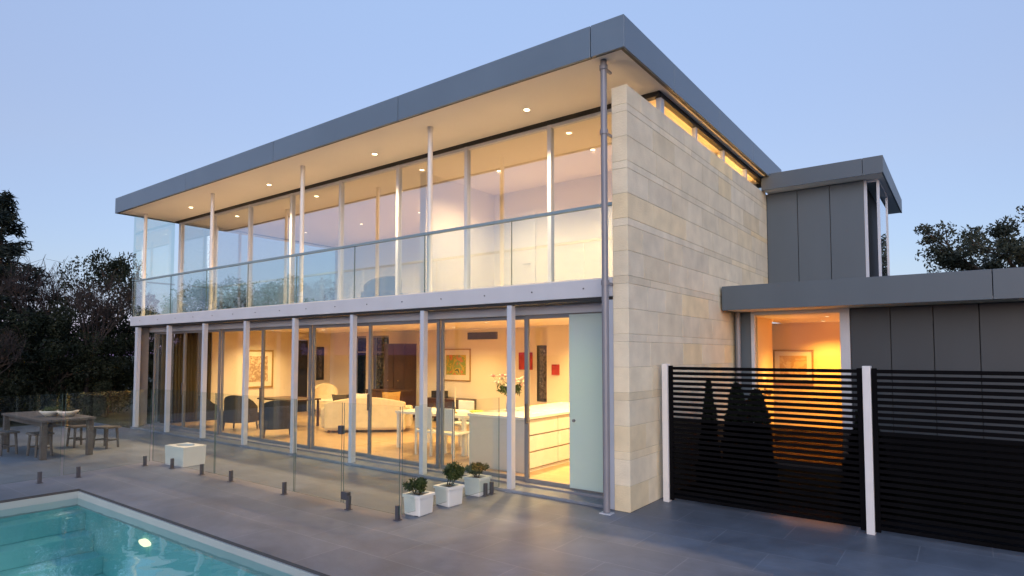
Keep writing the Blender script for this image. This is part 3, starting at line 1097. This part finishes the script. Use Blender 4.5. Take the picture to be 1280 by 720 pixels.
# ------------------------------------------------------------------ left garden
GT = "trees and bushes beyond the left end of the terrace"
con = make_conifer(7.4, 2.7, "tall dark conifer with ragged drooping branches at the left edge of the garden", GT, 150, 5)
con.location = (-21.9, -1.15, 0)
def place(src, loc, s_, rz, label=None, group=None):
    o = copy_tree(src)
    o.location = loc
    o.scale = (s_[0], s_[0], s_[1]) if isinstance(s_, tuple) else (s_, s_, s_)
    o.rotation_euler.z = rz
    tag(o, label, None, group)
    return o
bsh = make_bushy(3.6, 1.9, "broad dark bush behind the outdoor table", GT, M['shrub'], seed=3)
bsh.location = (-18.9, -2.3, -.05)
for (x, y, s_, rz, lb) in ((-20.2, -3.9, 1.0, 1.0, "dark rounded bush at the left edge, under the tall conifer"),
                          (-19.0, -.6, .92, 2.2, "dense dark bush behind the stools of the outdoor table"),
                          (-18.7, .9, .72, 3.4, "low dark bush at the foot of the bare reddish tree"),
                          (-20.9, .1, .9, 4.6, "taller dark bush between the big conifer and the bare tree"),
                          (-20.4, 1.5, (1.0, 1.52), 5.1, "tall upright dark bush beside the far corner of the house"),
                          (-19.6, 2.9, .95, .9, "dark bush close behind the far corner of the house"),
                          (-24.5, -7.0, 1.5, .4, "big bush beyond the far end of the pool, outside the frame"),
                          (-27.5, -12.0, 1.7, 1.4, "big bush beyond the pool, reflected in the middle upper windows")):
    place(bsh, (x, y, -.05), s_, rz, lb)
bt = make_bare(4.9, "bare tree with fine reddish twigs near the far house corner", GT, 4)
bt.location = (-18.6, .3, 0)
place(bt, (-20.8, -.35, 0), 1.12, 2.0, "thin bare tree reaching into the sky between the conifers")
place(bt, (-17.4, -2.4, 0), .62, 4.0, "small bare shrub with grey stems behind the outdoor table")

# trees behind the house and reflected ones across the pool
gum = thing("gum_tree", "open spreading gum tree rising over the entry roof at the right", "tree", (6.6, 37, 0), 0, "gum trees behind the entry wing")
gum.scale = (1.12, 1.12, 1.18)
tk, tips = MB(), []
rs_ = random.Random(21)
tk.tube((0, 0, 0), (.2, 0, 4.2), .32, .22, 10, caps=False)
for k in range(6):
    a = 2 * math.pi * k / 6
    grow(tk, Vector((.2, 0, 4.0)), Vector((math.cos(a) * .85, math.sin(a) * .85, .62)).normalized(), 2.6, .14, 3, tips, .42, .7, .10, rs_, 3)
tk.build("trunk", M['bark'], gum)
C = [tuple(q) for q in tips]
cr = MB(); cr.loose = True
cr.quads(leaf_quads(clump_points(C, [rs_.uniform(.35, .8) for _ in C], 90, .6), .10))
cr.build("crown", M['gum'], gum)
place(gum, (11.5, 39, 0), 1.1, 2.0, "gum tree at the far right edge above the entry roof")
place(bsh, (2.4, 41, 2.6), 1.3, 1.0, "small dark treetop just showing over the entry roof", "gum trees behind the entry wing")
for x, y, s_, rz, lb in ((-30, 10, 1.5, 1.0, "bushy tree behind the house past its far corner"), (-15.6, 9.6, 1.45, 2.0, "bush outside the rear windows of the living room"), (-18.0, 11.2, 1.6, 3.0, "second bush outside the rear windows, nearer the cabinet")):
    place(bsh, (x, y, -.1), s_, rz, lb, "bushes behind the house")

# ------------------------------------------------------------------ planters
def make_planter(name, label, sx, sz, group=None):
    root = thing(name, label, "planter", group=group)
    b = MB()
    wt_, h_ = sx / 2, sz
    b.taper(-wt_, wt_, -wt_, wt_, 0, h_, .93)
    body = b.build("pot", M['white_planter'], root, bevel=.012)
    b = MB()
    for x0, x1, y0, y1 in ((-wt_ - .012, wt_ + .012, -wt_ - .012, -wt_ + .035), (-wt_ - .012, wt_ + .012, wt_ - .035, wt_ + .012), (-wt_ - .012, -wt_ + .035, -wt_ + .035, wt_ - .035), (wt_ - .035, wt_ + .012, -wt_ + .035, wt_ - .035)):
        b.box(x0, x1, y0, y1, h_, h_ + .035)
    b.build("rim", M['white_planter'], root, bevel=.004)
    b = MB(); b.box(-wt_ + .036, wt_ - .036, -wt_ + .036, wt_ - .036, h_ + .001, h_ + .012); b.build("soil", M['soil'], root)
    return root
GP = "white square planters in a row by the glass doors"
pl1 = make_planter("planter", "white square planter nearest the camera, front of the row of three", .27, .22, GP)
pl1.location = (-2.12, -1.60, 0); pl1.rotation_euler.z = R(4)
p2_ = place(pl1, (-2.13, -1.03, 0), 1.0, R(-3), "white square planter in the middle of the row of three")
p3_ = place(pl1, (-2.2, -.36, 0), 1.0, R(2), "white square planter closest to the glass doors, last of the row")
def shrub(loc, h, w_, label, seed, n=26, per=70):
    rs_ = random.Random(seed)
    root = thing("potted_shrub", label, "shrub", loc, group="small box shrubs in the white planters")
    tk, tips = MB(), []
    for k in range(5):
        d = Vector((rs_.gauss(0, .35), rs_.gauss(0, .35), 1)).normalized()
        grow(tk, Vector((rs_.gauss(0, .02), rs_.gauss(0, .02), 0)), d, h * .34, .007, 2, tips, .5, .65, .2, rs_, 3)
    tk.build("stems", M['bark'], root)
    tips = [t_ for t_ in tips]
    C = []
    for t_ in tips:
        v = Vector(t_)
        v.x = max(-w_, min(w_, v.x)); v.y = max(-w_, min(w_, v.y)); v.z = min(v.z, h)
        C.append(tuple(v))
    cr = MB(); cr.loose = True
    cr.quads(leaf_quads(clump_points(C, [rs_.uniform(.03, .065) for _ in C], 40, .9), .018, 0, .55))
    cr.build("leaves", M['box'], root)
    return root
shrub((-2.12, -1.60, .232), .31, .19, "broad green box shrub in the nearest white planter", 2)
shrub((-2.13, -1.03, .232), .46, .17, "tall spiky green shrub in the middle white planter", 8)
shrub((-2.2, -.36, .232), .30, .20, "rounded green shrub in the white planter by the doors", 5)
# octagonal low planter by the pool fence
root = thing("white_trough", "low white box planter with a dark round opening behind the pool fence", "planter", (-7.99, -1.68, 0), R(4))
b = MB()
n_ = 32
vs, fs = [], []
for i in range(n_):                                   # square outside, round opening
    a_ = 2 * math.pi * i / n_
    ca, sa = math.cos(a_), math.sin(a_)
    q = 1 / max(abs(ca), abs(sa))
    vs += [(.29 * q * ca, .20 * q * sa, 0), (.305 * q * ca, .21 * q * sa, .34), (.20 * ca, .135 * sa, .345), (.19 * ca, .125 * sa, .27)]
for i in range(n_):
    j = (i + 1) % n_
    for k in range(3):
        fs.append((4 * i + k, 4 * j + k, 4 * j + k + 1, 4 * i + k + 1))
fs.append(tuple(4 * i for i in range(n_)))
b._add(vs, fs)
b.build("pot", M['white_planter'], root)
b = MB(); b.lathe([(.12, .28), (.0005, .285)], (0, 0, 0), 16); b.build("soil", M['soil'], root)

# ------------------------------------------------------------------ outdoor table, stools, bowls
tb = thing("outdoor_table", "weathered grey timber outdoor dining table by the dark bushes", "table", (-11.7, -2.7, 0))
b = MB()
for k in range(6):
    y0 = -.45 + .15 * k
    b.box(-1.25, 1.25, y0 + .004, y0 + .146, .70, .745)
b.build("tabletop", M['old_wood'], tb, bevel=.005)
b = MB(); b.box(-1.1, 1.1, -.36, -.33, .60, .699); b.box(-1.1, 1.1, .33, .36, .60, .699); b.box(1.07, 1.10, -.33, .33, .60, .699); b.box(-1.10, -1.07, -.33, .33, .60, .699)
b.build("apron", M['old_wood'], tb)
for sx in (-1, 1):
    for sy in (-1, 1):
        b = MB(); b.box(sx * 1.13 - .055, sx * 1.13 + .055, sy * .38 - .05, sy * .38 + .05, 0, .699); b.build("leg", M['old_wood'], tb, bevel=.006)
def make_stool(label, loc, rz):
    st = thing("stool", label, "stool", loc, rz, "timber stools round the outdoor table")
    b = MB()
    for k in range(3):
        b.box(-.23, .23, -.165 + .11 * k, -.06 + .11 * k, .415, .45)
    b.build("seat", M['old_wood'], st, bevel=.004)
    for sx in (-1, 1):
        for sy in (-1, 1):
            b = MB(); b.tube((sx * .2, sy * .13, 0), (sx * .17, sy * .11, .414), .022, .026, 8); b.build("leg", M['old_wood'], st)
    b = MB(); b.box(-.18, .18, -.012, .012, .15, .18); b.box(-.2, -.17, -.12, .12, .15, .18); b.box(.17, .2, -.12, .12, .15, .18); b.build("stretcher", M['old_wood'], st)
    return st
st = make_stool("low timber stool standing alone beyond the right end of the outdoor table", (-11.35, -1.75, 0), .3)
for lb, loc, rz in (("timber stool pushed under the near long side of the outdoor table", (-11.2, -2.95, 0), 0.05),
                    ("timber stool at the near left of the outdoor table, by the picture's edge", (-12.0, -3.3, 0), .1),
                    ("timber stool pulled up to the far side of the outdoor table", (-12.0, -2.05, 0), 0)):
    place(st, loc, 1.0, rz, lb)
def bowl(loc, label, leafc, seed):
    o = thing("bowl", label, "bowl", loc, 0, "pale bowls of plants on the outdoor table")
    b = MB(); b.lathe([(.0005, .0), (.09, .0), (.17, .075), (.19, .11), (.175, .11), (.1, .05), (.0005, .045)], (0, 0, 0), 24)
    b.build("vessel", M['ceramic'], o, smooth=True)
    cr = MB(); cr.loose = True
    cr.quads(leaf_quads(clump_points([(0, 0, .11), (.07, .03, .13), (-.06, .04, .12), (.0, -.07, .12)], [.09] * 4, 60, .7), .03))
    cr.build("succulents", leafc, o)
bowl((-11.35, -2.75, .746), "pale bowl of green succulents at the left on the outdoor table", M['box'], 1)
bowl((-11.05, -2.55, .746), "pale bowl with dark plants right of the green one on the outdoor table", M['topiary'], 2)

# ------------------------------------------------------------------ topiary and hedge behind the slat fence
def cone(loc, h, r_, label, ex=.8, n=5200):
    o = thing("topiary", label, "shrub", loc, 0, "clipped shrubs behind the slat fence")
    b = MB(); b.tube((0, 0, 0), (0, 0, h * .9), .03, .01, 8); b.build("trunk", M['bark'], o)
    z_ = rng.uniform(0.03, 1, n) ** 1.15
    a = rng.uniform(0, 2 * np.pi, n)
    lump = 1 + .16 * np.sin(z_ * 19 + 2.3 * np.sin(a)) * np.cos(a * 3 + z_ * 7)
    rad = r_ * (1 - z_) ** ex * np.sqrt(rng.uniform(.35, 1, n)) * lump
    cr = MB(); cr.loose = True
    cr.quads(leaf_quads(np.stack([rad * np.cos(a), rad * np.sin(a), .05 + z_ * (h - .05)], 1), .04))
    cr.build("crown", M['topiary'], o)
cone((.33, 2.0, 0), 1.60, .20, "slim black cone shrub behind the slat fence near the stone wall")
cone((.74, 2.0, 0), 1.56, .27, "fuller dark shrub with a blunt top behind the slat fence, left of the lit entry", .5)
cone((.99, 2.1, 0), 1.47, .26, "shorter dark rounded shrub behind the slat fence, in front of the lit entry", .42)
cone((2.40, 1.7, 0), 1.36, .32, "dark clipped shrub hidden behind the middle white fence post", .6)

# ------------------------------------------------------------------ lower interior furniture
def make_sofa(loc, rz):
    o = thing("sofa", "cream upholstered sofa seen from behind in the living room", "sofa", loc, rz)
    b = MB(); b.box(-.98, .98, -.42, .42, .06, .40); b.build("base", M['cream_fabric'], o, bevel=.03)
    b = MB()
    n = 16                                        # curved top back
    vs, fs = [], []
    for i in range(n + 1):
        t_ = -1 + 2 * i / n
        zt_ = .74 + .13 * math.cos(t_ * math.pi / 2)
        for y0, z0 in ((-.46, .10), (-.46, zt_), (-.26, zt_ - .01), (-.26, .41)):
            vs.append((t_ * .98, y0, z0))
    for i in range(n):
        for k in range(4):
            a = i * 4 + k; a2 = i * 4 + (k + 1) % 4
            fs.append((a, a2, a2 + 4, a + 4))
    fs += [(0, 3, 2, 1), (n * 4, n * 4 + 1, n * 4 + 2, n * 4 + 3)]
    b._add(vs, fs); b.build("backrest", M['cream_fabric'], o, bevel=.035, seg=3)
    for sx in (-1, 1):
        b = MB(); b.box(sx * 1.0 - .11, sx * 1.0 + .11, -.25, .44, .10, .60); b.build("arm", M['cream_fabric'], o, bevel=.05, seg=3)
        b = MB(); b.box(sx * .44 - .43, sx * .44 + .43, -.22, .42, .402, .55); b.build("cushion", M['pale_fabric'], o, bevel=.05, seg=3)
    for sx in (-1, 1):
        for sy in (-1, 1):
            b = MB(); b.tube((sx * .88, sy * .35, 0), (sx * .88, sy * .35, .065), .025, .03, 8); b.build("leg", M['dark_timber'], o)
    return o
make_sofa((-8.75, 3.15, .06), R(42))

def pillow(loc, rz, tilt, label, m_, w_=.46, h_=.40):
    n_ = 10
    b = MB(); vs, fs = [], []
    for side in (-1, 1):
        for i in range(n_ + 1):
            for j in range(n_ + 1):
                u, v = 2 * i / n_ - 1, 2 * j / n_ - 1
                th = .085 * ((1 - u ** 4) * (1 - v ** 4)) ** .5
                pin = 1 - .10 * (1 - abs(u * v))
                vs.append((u * w_ / 2 * pin, side * th, v * h_ / 2 * pin + h_ / 2))
    o_ = (n_ + 1) ** 2
    for k in (0, 1):
        for i in range(n_):
            for j in range(n_):
                a = k * o_ + i * (n_ + 1) + j
                fs.append((a, a + 1, a + n_ + 2, a + n_ + 1))
    b._add(vs, fs)
    o = b.build("pillow", m_, smooth=True)
    o.location = loc
    o.rotation_euler = (R(tilt), 0, rz)
    return tag(o, label, "pillow", "pillows on the cream sofa")
for dx_, m_, lb in ((-.62, 'brown_fabric', "dark pillow at the left end of the cream sofa, showing over its back"), (-.1, 'pale_fabric', "pale pillow in the middle of the cream sofa"), (.6, 'gold_fabric', "gold pillow at the right end of the cream sofa")):
    c_, s_ = math.cos(R(42)), math.sin(R(42))
    pillow((-8.75 + dx_ * c_ + .10 * s_, 3.15 + dx_ * s_ - .10 * c_, .625), R(42) + dx_ * .3, 12, lb, M[m_], h_=.40 + .05 * dx_)

def make_chair(name, label, loc, rz, fab, wdt=.62, back=.86, group=None, legs='dark_timber', cushion=None):
    o = thing(name, label, "armchair", loc, rz, group)
    h_ = wdt / 2
    b = MB(); b.box(-h_ + .07, h_ - .07, -.28, .32, .20, .42); b.build("seat", fab, o, bevel=.04, seg=3)
    b = MB()
    n = 14; vs, fs = [], []
    for i in range(n + 1):
        a = R(200) * (i / n) - R(10) + math.pi
        ca, sa = math.cos(a), math.sin(a)
        zt_ = .60 + (back - .60) * max(0, -sa) ** .7
        for rr_, z0 in ((1.0, .20), (1.0, zt_), (.78, zt_ - .015), (.78, .20)):
            vs.append((h_ * rr_ * ca, .02 + .36 * rr_ * sa, z0))
    for i in range(n):
        for k in range(4):
            a = i * 4 + k; a2 = i * 4 + (k + 1) % 4
            fs.append((a, a2, a2 + 4, a + 4))
    fs += [(0, 3, 2, 1), (n * 4, n * 4 + 1, n * 4 + 2, n * 4 + 3)]
    b._add(vs, fs); b.build("backrest", fab, o, bevel=.02, smooth=False)
    if cushion:
        b = MB(); b.box(-h_ + .1, h_ - .1, -.24, .3, .421, .50); b.build("cushion", cushion, o, bevel=.035, seg=3)
    for sx in (-1, 1):
        for sy in (-1, 1):
            b = MB(); b.tube((sx * (h_ - .1), sy * .24, 0), (sx * (h_ - .12), sy * .22, .21), .018, .026, 8); b.build("leg", M[legs], o)
    return o
make_chair("armchair", "black leather tub armchair with thin legs behind the fourth glass door", (-9.55, 1.15, .06), R(60), M['black_leather'], .80, .88)
make_chair("armchair", "dark brown rounded armchair left of the black one, by the picture wall", (-11.5, 1.35, .06), R(30), M['brown_fabric'], .85, .90)
make_chair("armchair", "dark patterned armchair with a white seat cushion at the curtained end of the room", (-12.75, 1.25, .06), R(-20), M['brown_fabric'], .75, .85, cushion=M['pale_fabric'])
make_chair("armchair", "gold fabric armchair beyond the sofa under the narrow black picture", (-12.9, 4.9, .06), R(225), M['cream_fabric'], .85, 1.0, cushion=M['pale_fabric'])

def make_table(name, label, cat, loc, sx, sy, h_, top, leg, th=.04, lt=.05):
    o = thing(name, label, cat, loc)
    b = MB(); b.box(-sx, sx, -sy, sy, h_ - th, h_); b.build("tabletop", top, o, bevel=.006)
    for a in (-1, 1):
        for c in (-1, 1):
            b = MB(); b.box(a * (sx - .06) - lt / 2, a * (sx - .06) + lt / 2, c * (sy - .06) - lt / 2, c * (sy - .06) + lt / 2, 0, h_ - th - .001); b.build("leg", leg, o, bevel=.004)
    return o
make_table("side_table", "dark timber table between the armchairs and the picture wall", "table", (-11.3, 2.6, .06), .8, .45, .74, M['dark_timber'], M['dark_timber'])
make_table("dining_table", "long white dining table left of the kitchen island", "table", (-5.15, 2.15, .06), .95, .5, .76, M['bench_top'], M['white_gloss'], .05, .07)
def make_dchair(label, loc, rz):
    o = thing("dining_chair", label, "chair", loc, rz, "white dining chairs at the dining table")
    b = MB(); b.box(-.22, .22, -.22, .22, .42, .47); b.build("seat", M['white_gloss'], o, bevel=.012)
    b = MB(); b.box(-.22, .22, -.245, -.215, .50, .92); b.build("backrest", M['white_gloss'], o, bevel=.012)
    for sx in (-1, 1):
        b = MB(); b.box(sx * .2 - .018, sx * .2 + .018, -.24, -.205, 0, .52); b.build("leg", M['white_gloss'], o)
        b = MB(); b.box(sx * .2 - .018, sx * .2 + .018, .17, .205, 0, .42); b.build("leg", M['white_gloss'], o)
    return o
dc = make_dchair("white dining chair at the near side of the dining table, left of the pair", (-4.95, 1.55, .06), 0)
for lb, loc, rz in (("white dining chair at the near side of the dining table, next to the island", (-4.38, 1.55, .06), 0),
                    ("white dining chair on the far side of the dining table", (-5.3, 2.75, .06), math.pi),):
    place(dc, loc, 1, rz, lb)

isl = thing("kitchen_island", "white kitchen island with drawers and a grey end panel behind the glass door", "kitchen island", (-2.92, 2.5, .06))
b = MB(); b.box(-.56, .56, -1.46, 1.5, .0, .86); b.build("cabinet", M['white_gloss'], isl)
b = MB(); b.box(-.60, .60, -1.50, -1.462, .0, .86); b.build("end_panel", M['grey_panel'], isl, bevel=.003)
b = MB(); b.box(-.62, .62, -1.53, 1.55, .861, .905); b.build("benchtop", M['bench_top'], isl, bevel=.004)
for k, (z0, z1) in enumerate(((.06, .31), (.335, .58), (.605, .845))):
    for a, c in ((-1.45, -.5), (-.49, .48), (.49, 1.49)):
        b = MB(); b.box(.56, .582, a + .003, c - .003, z0, z1); b.build("drawer", M['white_gloss'], isl, bevel=.002)
b = MB(); b.box(.5601, .563, -1.45, 1.49, .04, .86); b.build("drawer_shade_sheet", M['shadow_line'], isl)  # brown sheet paints the shadow lines between drawer fronts

def candle(loc, h_, label):
    o = thing("candlestick", label, "candle", loc)
    b = MB(); b.lathe([(.0005, 0), (.05, 0), (.05, .012), (.014, .03), (.012, .1), (.028, .12), (.0005, .122)], (0, 0, 0), 16); b.build("holder", M['brass'], o, smooth=True)
    b = MB(); b.tube((0, 0, .122), (0, 0, h_), .017, .015, 12); b.build("candle", M['candle'], o)
candle((-4.75, 2.0, .82), .52, "tall pale candle in a brass holder on the dining table")
gb = MB(); gb.lathe([(.0005, 0), (.07, 0), (.15, .05), (.14, .052), (.06, .012), (.0005, .01)], (0, 0, 0), 24)
gb = gb.build("green_dish", M['green_bowl'], smooth=True); gb.location = (-4.37, 2.2, .82)
tag(gb, "lime green dish on the white dining table beside the island", "dish")
vz = MB(); vz.lathe([(.0005, 0), (.06, 0), (.075, .1), (.05, .22), (.06, .26), (.05, .26), (.04, .22)], (0, 0, 0), 20)
vz = vz.build("vase", M['ceramic'], smooth=True); vz.location = (-3.2, 1.75, .966)
tag(vz, "white vase on the kitchen island partly hidden by a column", "vase")
fl = thing("flower_bouquet", "pink and white lilies in the vase on the kitchen island", "flowers", (-3.2, 1.75, 1.16))
rs_ = random.Random(11)
stm, tipsF = MB(), []
for k in range(12):
    a = 2 * math.pi * k / 12 + rs_.uniform(-.2, .2)
    e = Vector((.36 * math.cos(a) * rs_.uniform(.4, 1), .36 * math.sin(a) * rs_.uniform(.4, 1), rs_.uniform(.22, .52)))
    stm.tube((0, 0, 0), e, .004, .003, 5); tipsF.append(e)
stm.build("stems", M['box'], fl)
lf = MB(); lf.loose = True
lf.quads(leaf_quads(clump_points([tuple(q * .6) for q in tipsF], [.08] * 12, 24), .045, 0, .3)); lf.build("leaves", M['box'], fl)
for k, e in enumerate(tipsF):
    b = MB(); b.loose = True
    for j in range(7):
        a = 2 * math.pi * j / 7
        d = Vector((math.cos(a), math.sin(a), .35)); s1 = Vector((-math.sin(a), math.cos(a), 0)) * .032
        b._add([e, e + d * .05 + s1, e + d * .11, e + d * .05 - s1], [(0, 1, 2, 3)])
        d = Vector((math.cos(a + .4) * .5, math.sin(a + .4) * .5, .9)); b._add([e, e + d * .03 + s1, e + d * .06, e + d * .03 - s1], [(0, 1, 2, 3)])
    b.build("blossom", M['petal_pink'] if k % 2 else M['petal_white'], fl)

def picture(name, label, c, wdt, hgt, axis, fr, art, mount=.09, fw=.05, mountm=None):
    """Framed picture: axis 'y' hangs on a wall facing -Y, 'x' on a wall facing +X."""
    o = thing(name, label, "picture", c, 0 if axis == 'y' else R(90), "pictures on the living room walls")
    b = MB(); a, h_ = wdt / 2, hgt / 2
    b.box(-a, a, -.03, 0, h_ - fw, h_); b.box(-a, a, -.03, 0, -h_, -h_ + fw); b.box(-a, -a + fw, -.03, 0, -h_ + fw, h_ - fw); b.box(a - fw, a, -.03, 0, -h_ + fw, h_ - fw)
    b.build("frame", fr, o, bevel=.006)
    if mount:
        b = MB(); b.box(-a + fw, a - fw, -.014, -.004, -h_ + fw, h_ - fw); b.build("mount", mountm or M['mount'], o)
    b = MB(); b.box(-a + fw + mount, a - fw - mount, -.018, -.0141, -h_ + fw + mount, h_ - fw - mount); b.build("canvas", art, o)
    return o
art1 = art_mat("art_ink", [(.62, .52, .38), (.5, .38, .25), (.36, .24, .15), (.58, .46, .32), (.26, .17, .11)], 5.5, 1)
art2 = art_mat("art_colour", [(.1, .12, .03), (.55, .38, .05), (.25, .32, .06), (.6, .2, .05), (.08, .07, .05)], 4.0, 3)
art3 = art_mat("art_dark", [(.02, .018, .015), (.05, .04, .03), (.12, .1, .08), (.03, .03, .025), (.2, .2, .18)], 6.0, 6)
picture("framed_picture", "large gilt framed drawing with a wide cream mount on the end wall", (-14.355, 3.52, 1.52), 1.0, 1.18, 'x', M['gilt'], art1, .14, .05)
picture("framed_picture", "narrow tall black framed picture beyond the dark doorway", (-14.355, 5.78, 1.66), .30, 1.12, 'x', M['black_frame'], art3, .06, .03, M['black_frame'])
picture("framed_picture", "gilt framed abstract painting of yellow, green and red on the back wall", (-8.48, YB - .001, 1.67), 1.12, .94, 'y', M['gilt'], art2, .14, .04)
picture("framed_picture", "small plain red canvas on the back wall", (-6.0, YB - .001, 1.80), .44, .46, 'y', M['red_paint'], M['red_paint'], 0, .02)
picture("framed_picture", "tall narrow dark picture near the kitchen wall", (-5.40, YB - .001, 1.48), .46, 1.46, 'y', M['black_frame'], art3, .05, .03, M['black_frame'])
picture("framed_picture", "small red canvas on the short kitchen wall by the frosted panel", (-4.75, 5.719, 1.60), .22, .26, 'y', M['red_paint'], M['red_paint'], 0, .02)

def cabinet(name, label, cat, c, sx, sy, h_, m_, ndoor, legs=0.0):
    o = thing(name, label, cat, c)
    b = MB(); b.box(-sx, sx, -sy, sy, legs, h_ - .03); b.build("carcass", m_, o, bevel=.006)
    b = MB(); b.box(-sx - .02, sx + .02, -sy - .03, sy, h_ - .029, h_); b.build("top", m_, o, bevel=.006)
    for k in range(ndoor):
        a = -sx + 2 * sx * k / ndoor
        c2 = a + 2 * sx / ndoor
        b = MB(); b.box(a + .015, c2 - .015, -sy - .018, -sy - .001, legs + .03, h_ - .06); d = b.build("door", m_, o, bevel=.004)
        b = MB(); b.tube(((a + c2) / 2, -sy - .018, (h_ + legs) / 2), ((a + c2) / 2, -sy - .045, (h_ + legs) / 2), .012, .015, 10); b.build("knob", M['brass'], d)
    if legs:
        for a in (-1, 1):
            for c2 in (-1, 1):
                b = MB(); b.box(a * (sx - .05) - .025, a * (sx - .05) + .025, c2 * (sy - .05) - .025, c2 * (sy - .05) + .025, 0, legs - .001); b.build("leg", m_, o)
    return o
cabinet("tall_cabinet", "tall dark timber cabinet against the back wall beside the rear windows", "cabinet", (-10.55, 5.93, .06), .45, .25, 2.24, M['dark_timber'], 2)
cabinet("sideboard", "dark reddish timber sideboard in front of the tall cabinet", "sideboard", (-10.2, 5.2, .06), .75, .25, .88, M['dark_timber'], 3, .1)
cabinet("sideboard", "low dark sideboard under the abstract painting", "sideboard", (-8.5, 5.93, .06), .8, .24, .66, M['dark_timber'], 4, .08)
bx = MB(); bx.box(-.22, .22, -.12, .12, 0, .20); bx.box(-.19, .19, -.125, -.12, .03, .17)
bx = bx.build("radio", M['black_frame'], bevel=.01); bx.location = (-8.85, 5.9, .722)
tag(bx, "small black radio on the low sideboard under the painting", "radio")
# curtains at the end glazing
def curtain(label, x0, y0, x1, y1):
    b = MB(); n = 60; vs, fs = [], []
    a, c = Vector((x0, y0)), Vector((x1, y1))
    d = (c - a).normalized(); nn = Vector((-d.y, d.x))
    for i in range(n + 1):
        p = a.lerp(c, i / n) + nn * .03 * math.sin(i * 1.3)
        vs += [(p.x, p.y, .08), (p.x, p.y, 2.66)]
    for i in range(n):
        fs.append((2 * i, 2 * i + 2, 2 * i + 3, 2 * i + 1))
    b._add(vs, fs)
    o = b.build("curtain", M['olive_curtain'], smooth=True)
    s_ = o.modifiers.new("cloth", 'SOLIDIFY'); s_.thickness = .004
    tag(o, label, "curtain", "olive curtains at the far end of the room")
curtain("olive curtain drawn across the end window behind the patterned armchair", -14.30, .95, -14.30, 2.0)
curtain("olive curtain gathered in the far left corner of the glazed end", -14.30, .62, -14.30, .93)

# ------------------------------------------------------------------ entry hall and upstairs contents
o = picture("framed_picture", "gilt framed pale picture on the back wall of the lit entry hall", (.24, 7.999, 1.70), .86, .78, 'y', M['gilt'], art_mat("art_hall", [(.6, .4, .2), (.66, .46, .22), (.55, .34, .15), (.62, .45, .25), (.4, .24, .1)], 3, 9), .1, .04)
o["group"] = "pictures in the entry hall"
def table_lamp(loc, label, e):
    o = thing("table_lamp", label, "lamp", loc)
    b = MB(); b.lathe([(.0005, 0), (.07, 0), (.06, .02), (.012, .04), (.012, .28), (.0005, .28)], (0, 0, 0), 16); b.build("base", M['brass'], o, smooth=True)
    b = MB(); b.lathe([(.15, .24), (.10, .46)], (0, 0, 0), 24); b.build("lamp_shade", M['shade'], o, smooth=True)
    lamp("table_lamp_bulb", 'POINT', (0, 0, .36), e, o, (1.0, .58, .24), .05)
def wall_lamp(loc, rz, label):
    o = thing("wall_lamp", label, "lamp", loc, rz, "uplights in the entry hall")
    b = MB(); b.box(-.05, .05, -.02, 0, -.08, .08); b.build("back_plate", M['brass'], o, bevel=.004)
    b = MB(); b.lathe([(.03, -.06), (.06, .05)], (0, -.08, 0), 20); b.tube((0, -.02, -.03), (0, -.06, -.03), .012); b.build("cup", M['brass'], o, smooth=False)
    lamp("uplight_lamp", 'SPOT', (0, -.09, .06), 20, o, (1.0, .58, .2), .03, 80, (R(180), 0, 0))
wall_lamp((.281, 5.35, 1.25), R(90), "brass uplight on the left wall of the entry hall")
wall_lamp((1.62, 7.999, 1.35), 0, "brass uplight right of the picture in the entry hall")
make_chair("armchair", "dark rounded armchair upstairs behind the balcony glass", (-7.6, 2.6, UF), R(200), M['brown_fabric'], .95, .85)
make_table("bedside_table", "small dark table upstairs beside the armchair", "table", (-7.0, 4.6, UF), .3, .3, .55, M['dark_timber'], M['dark_timber'])
table_lamp((-7.0, 4.6, UF + .552), "glowing table lamp upstairs behind the dark armchair", 60)
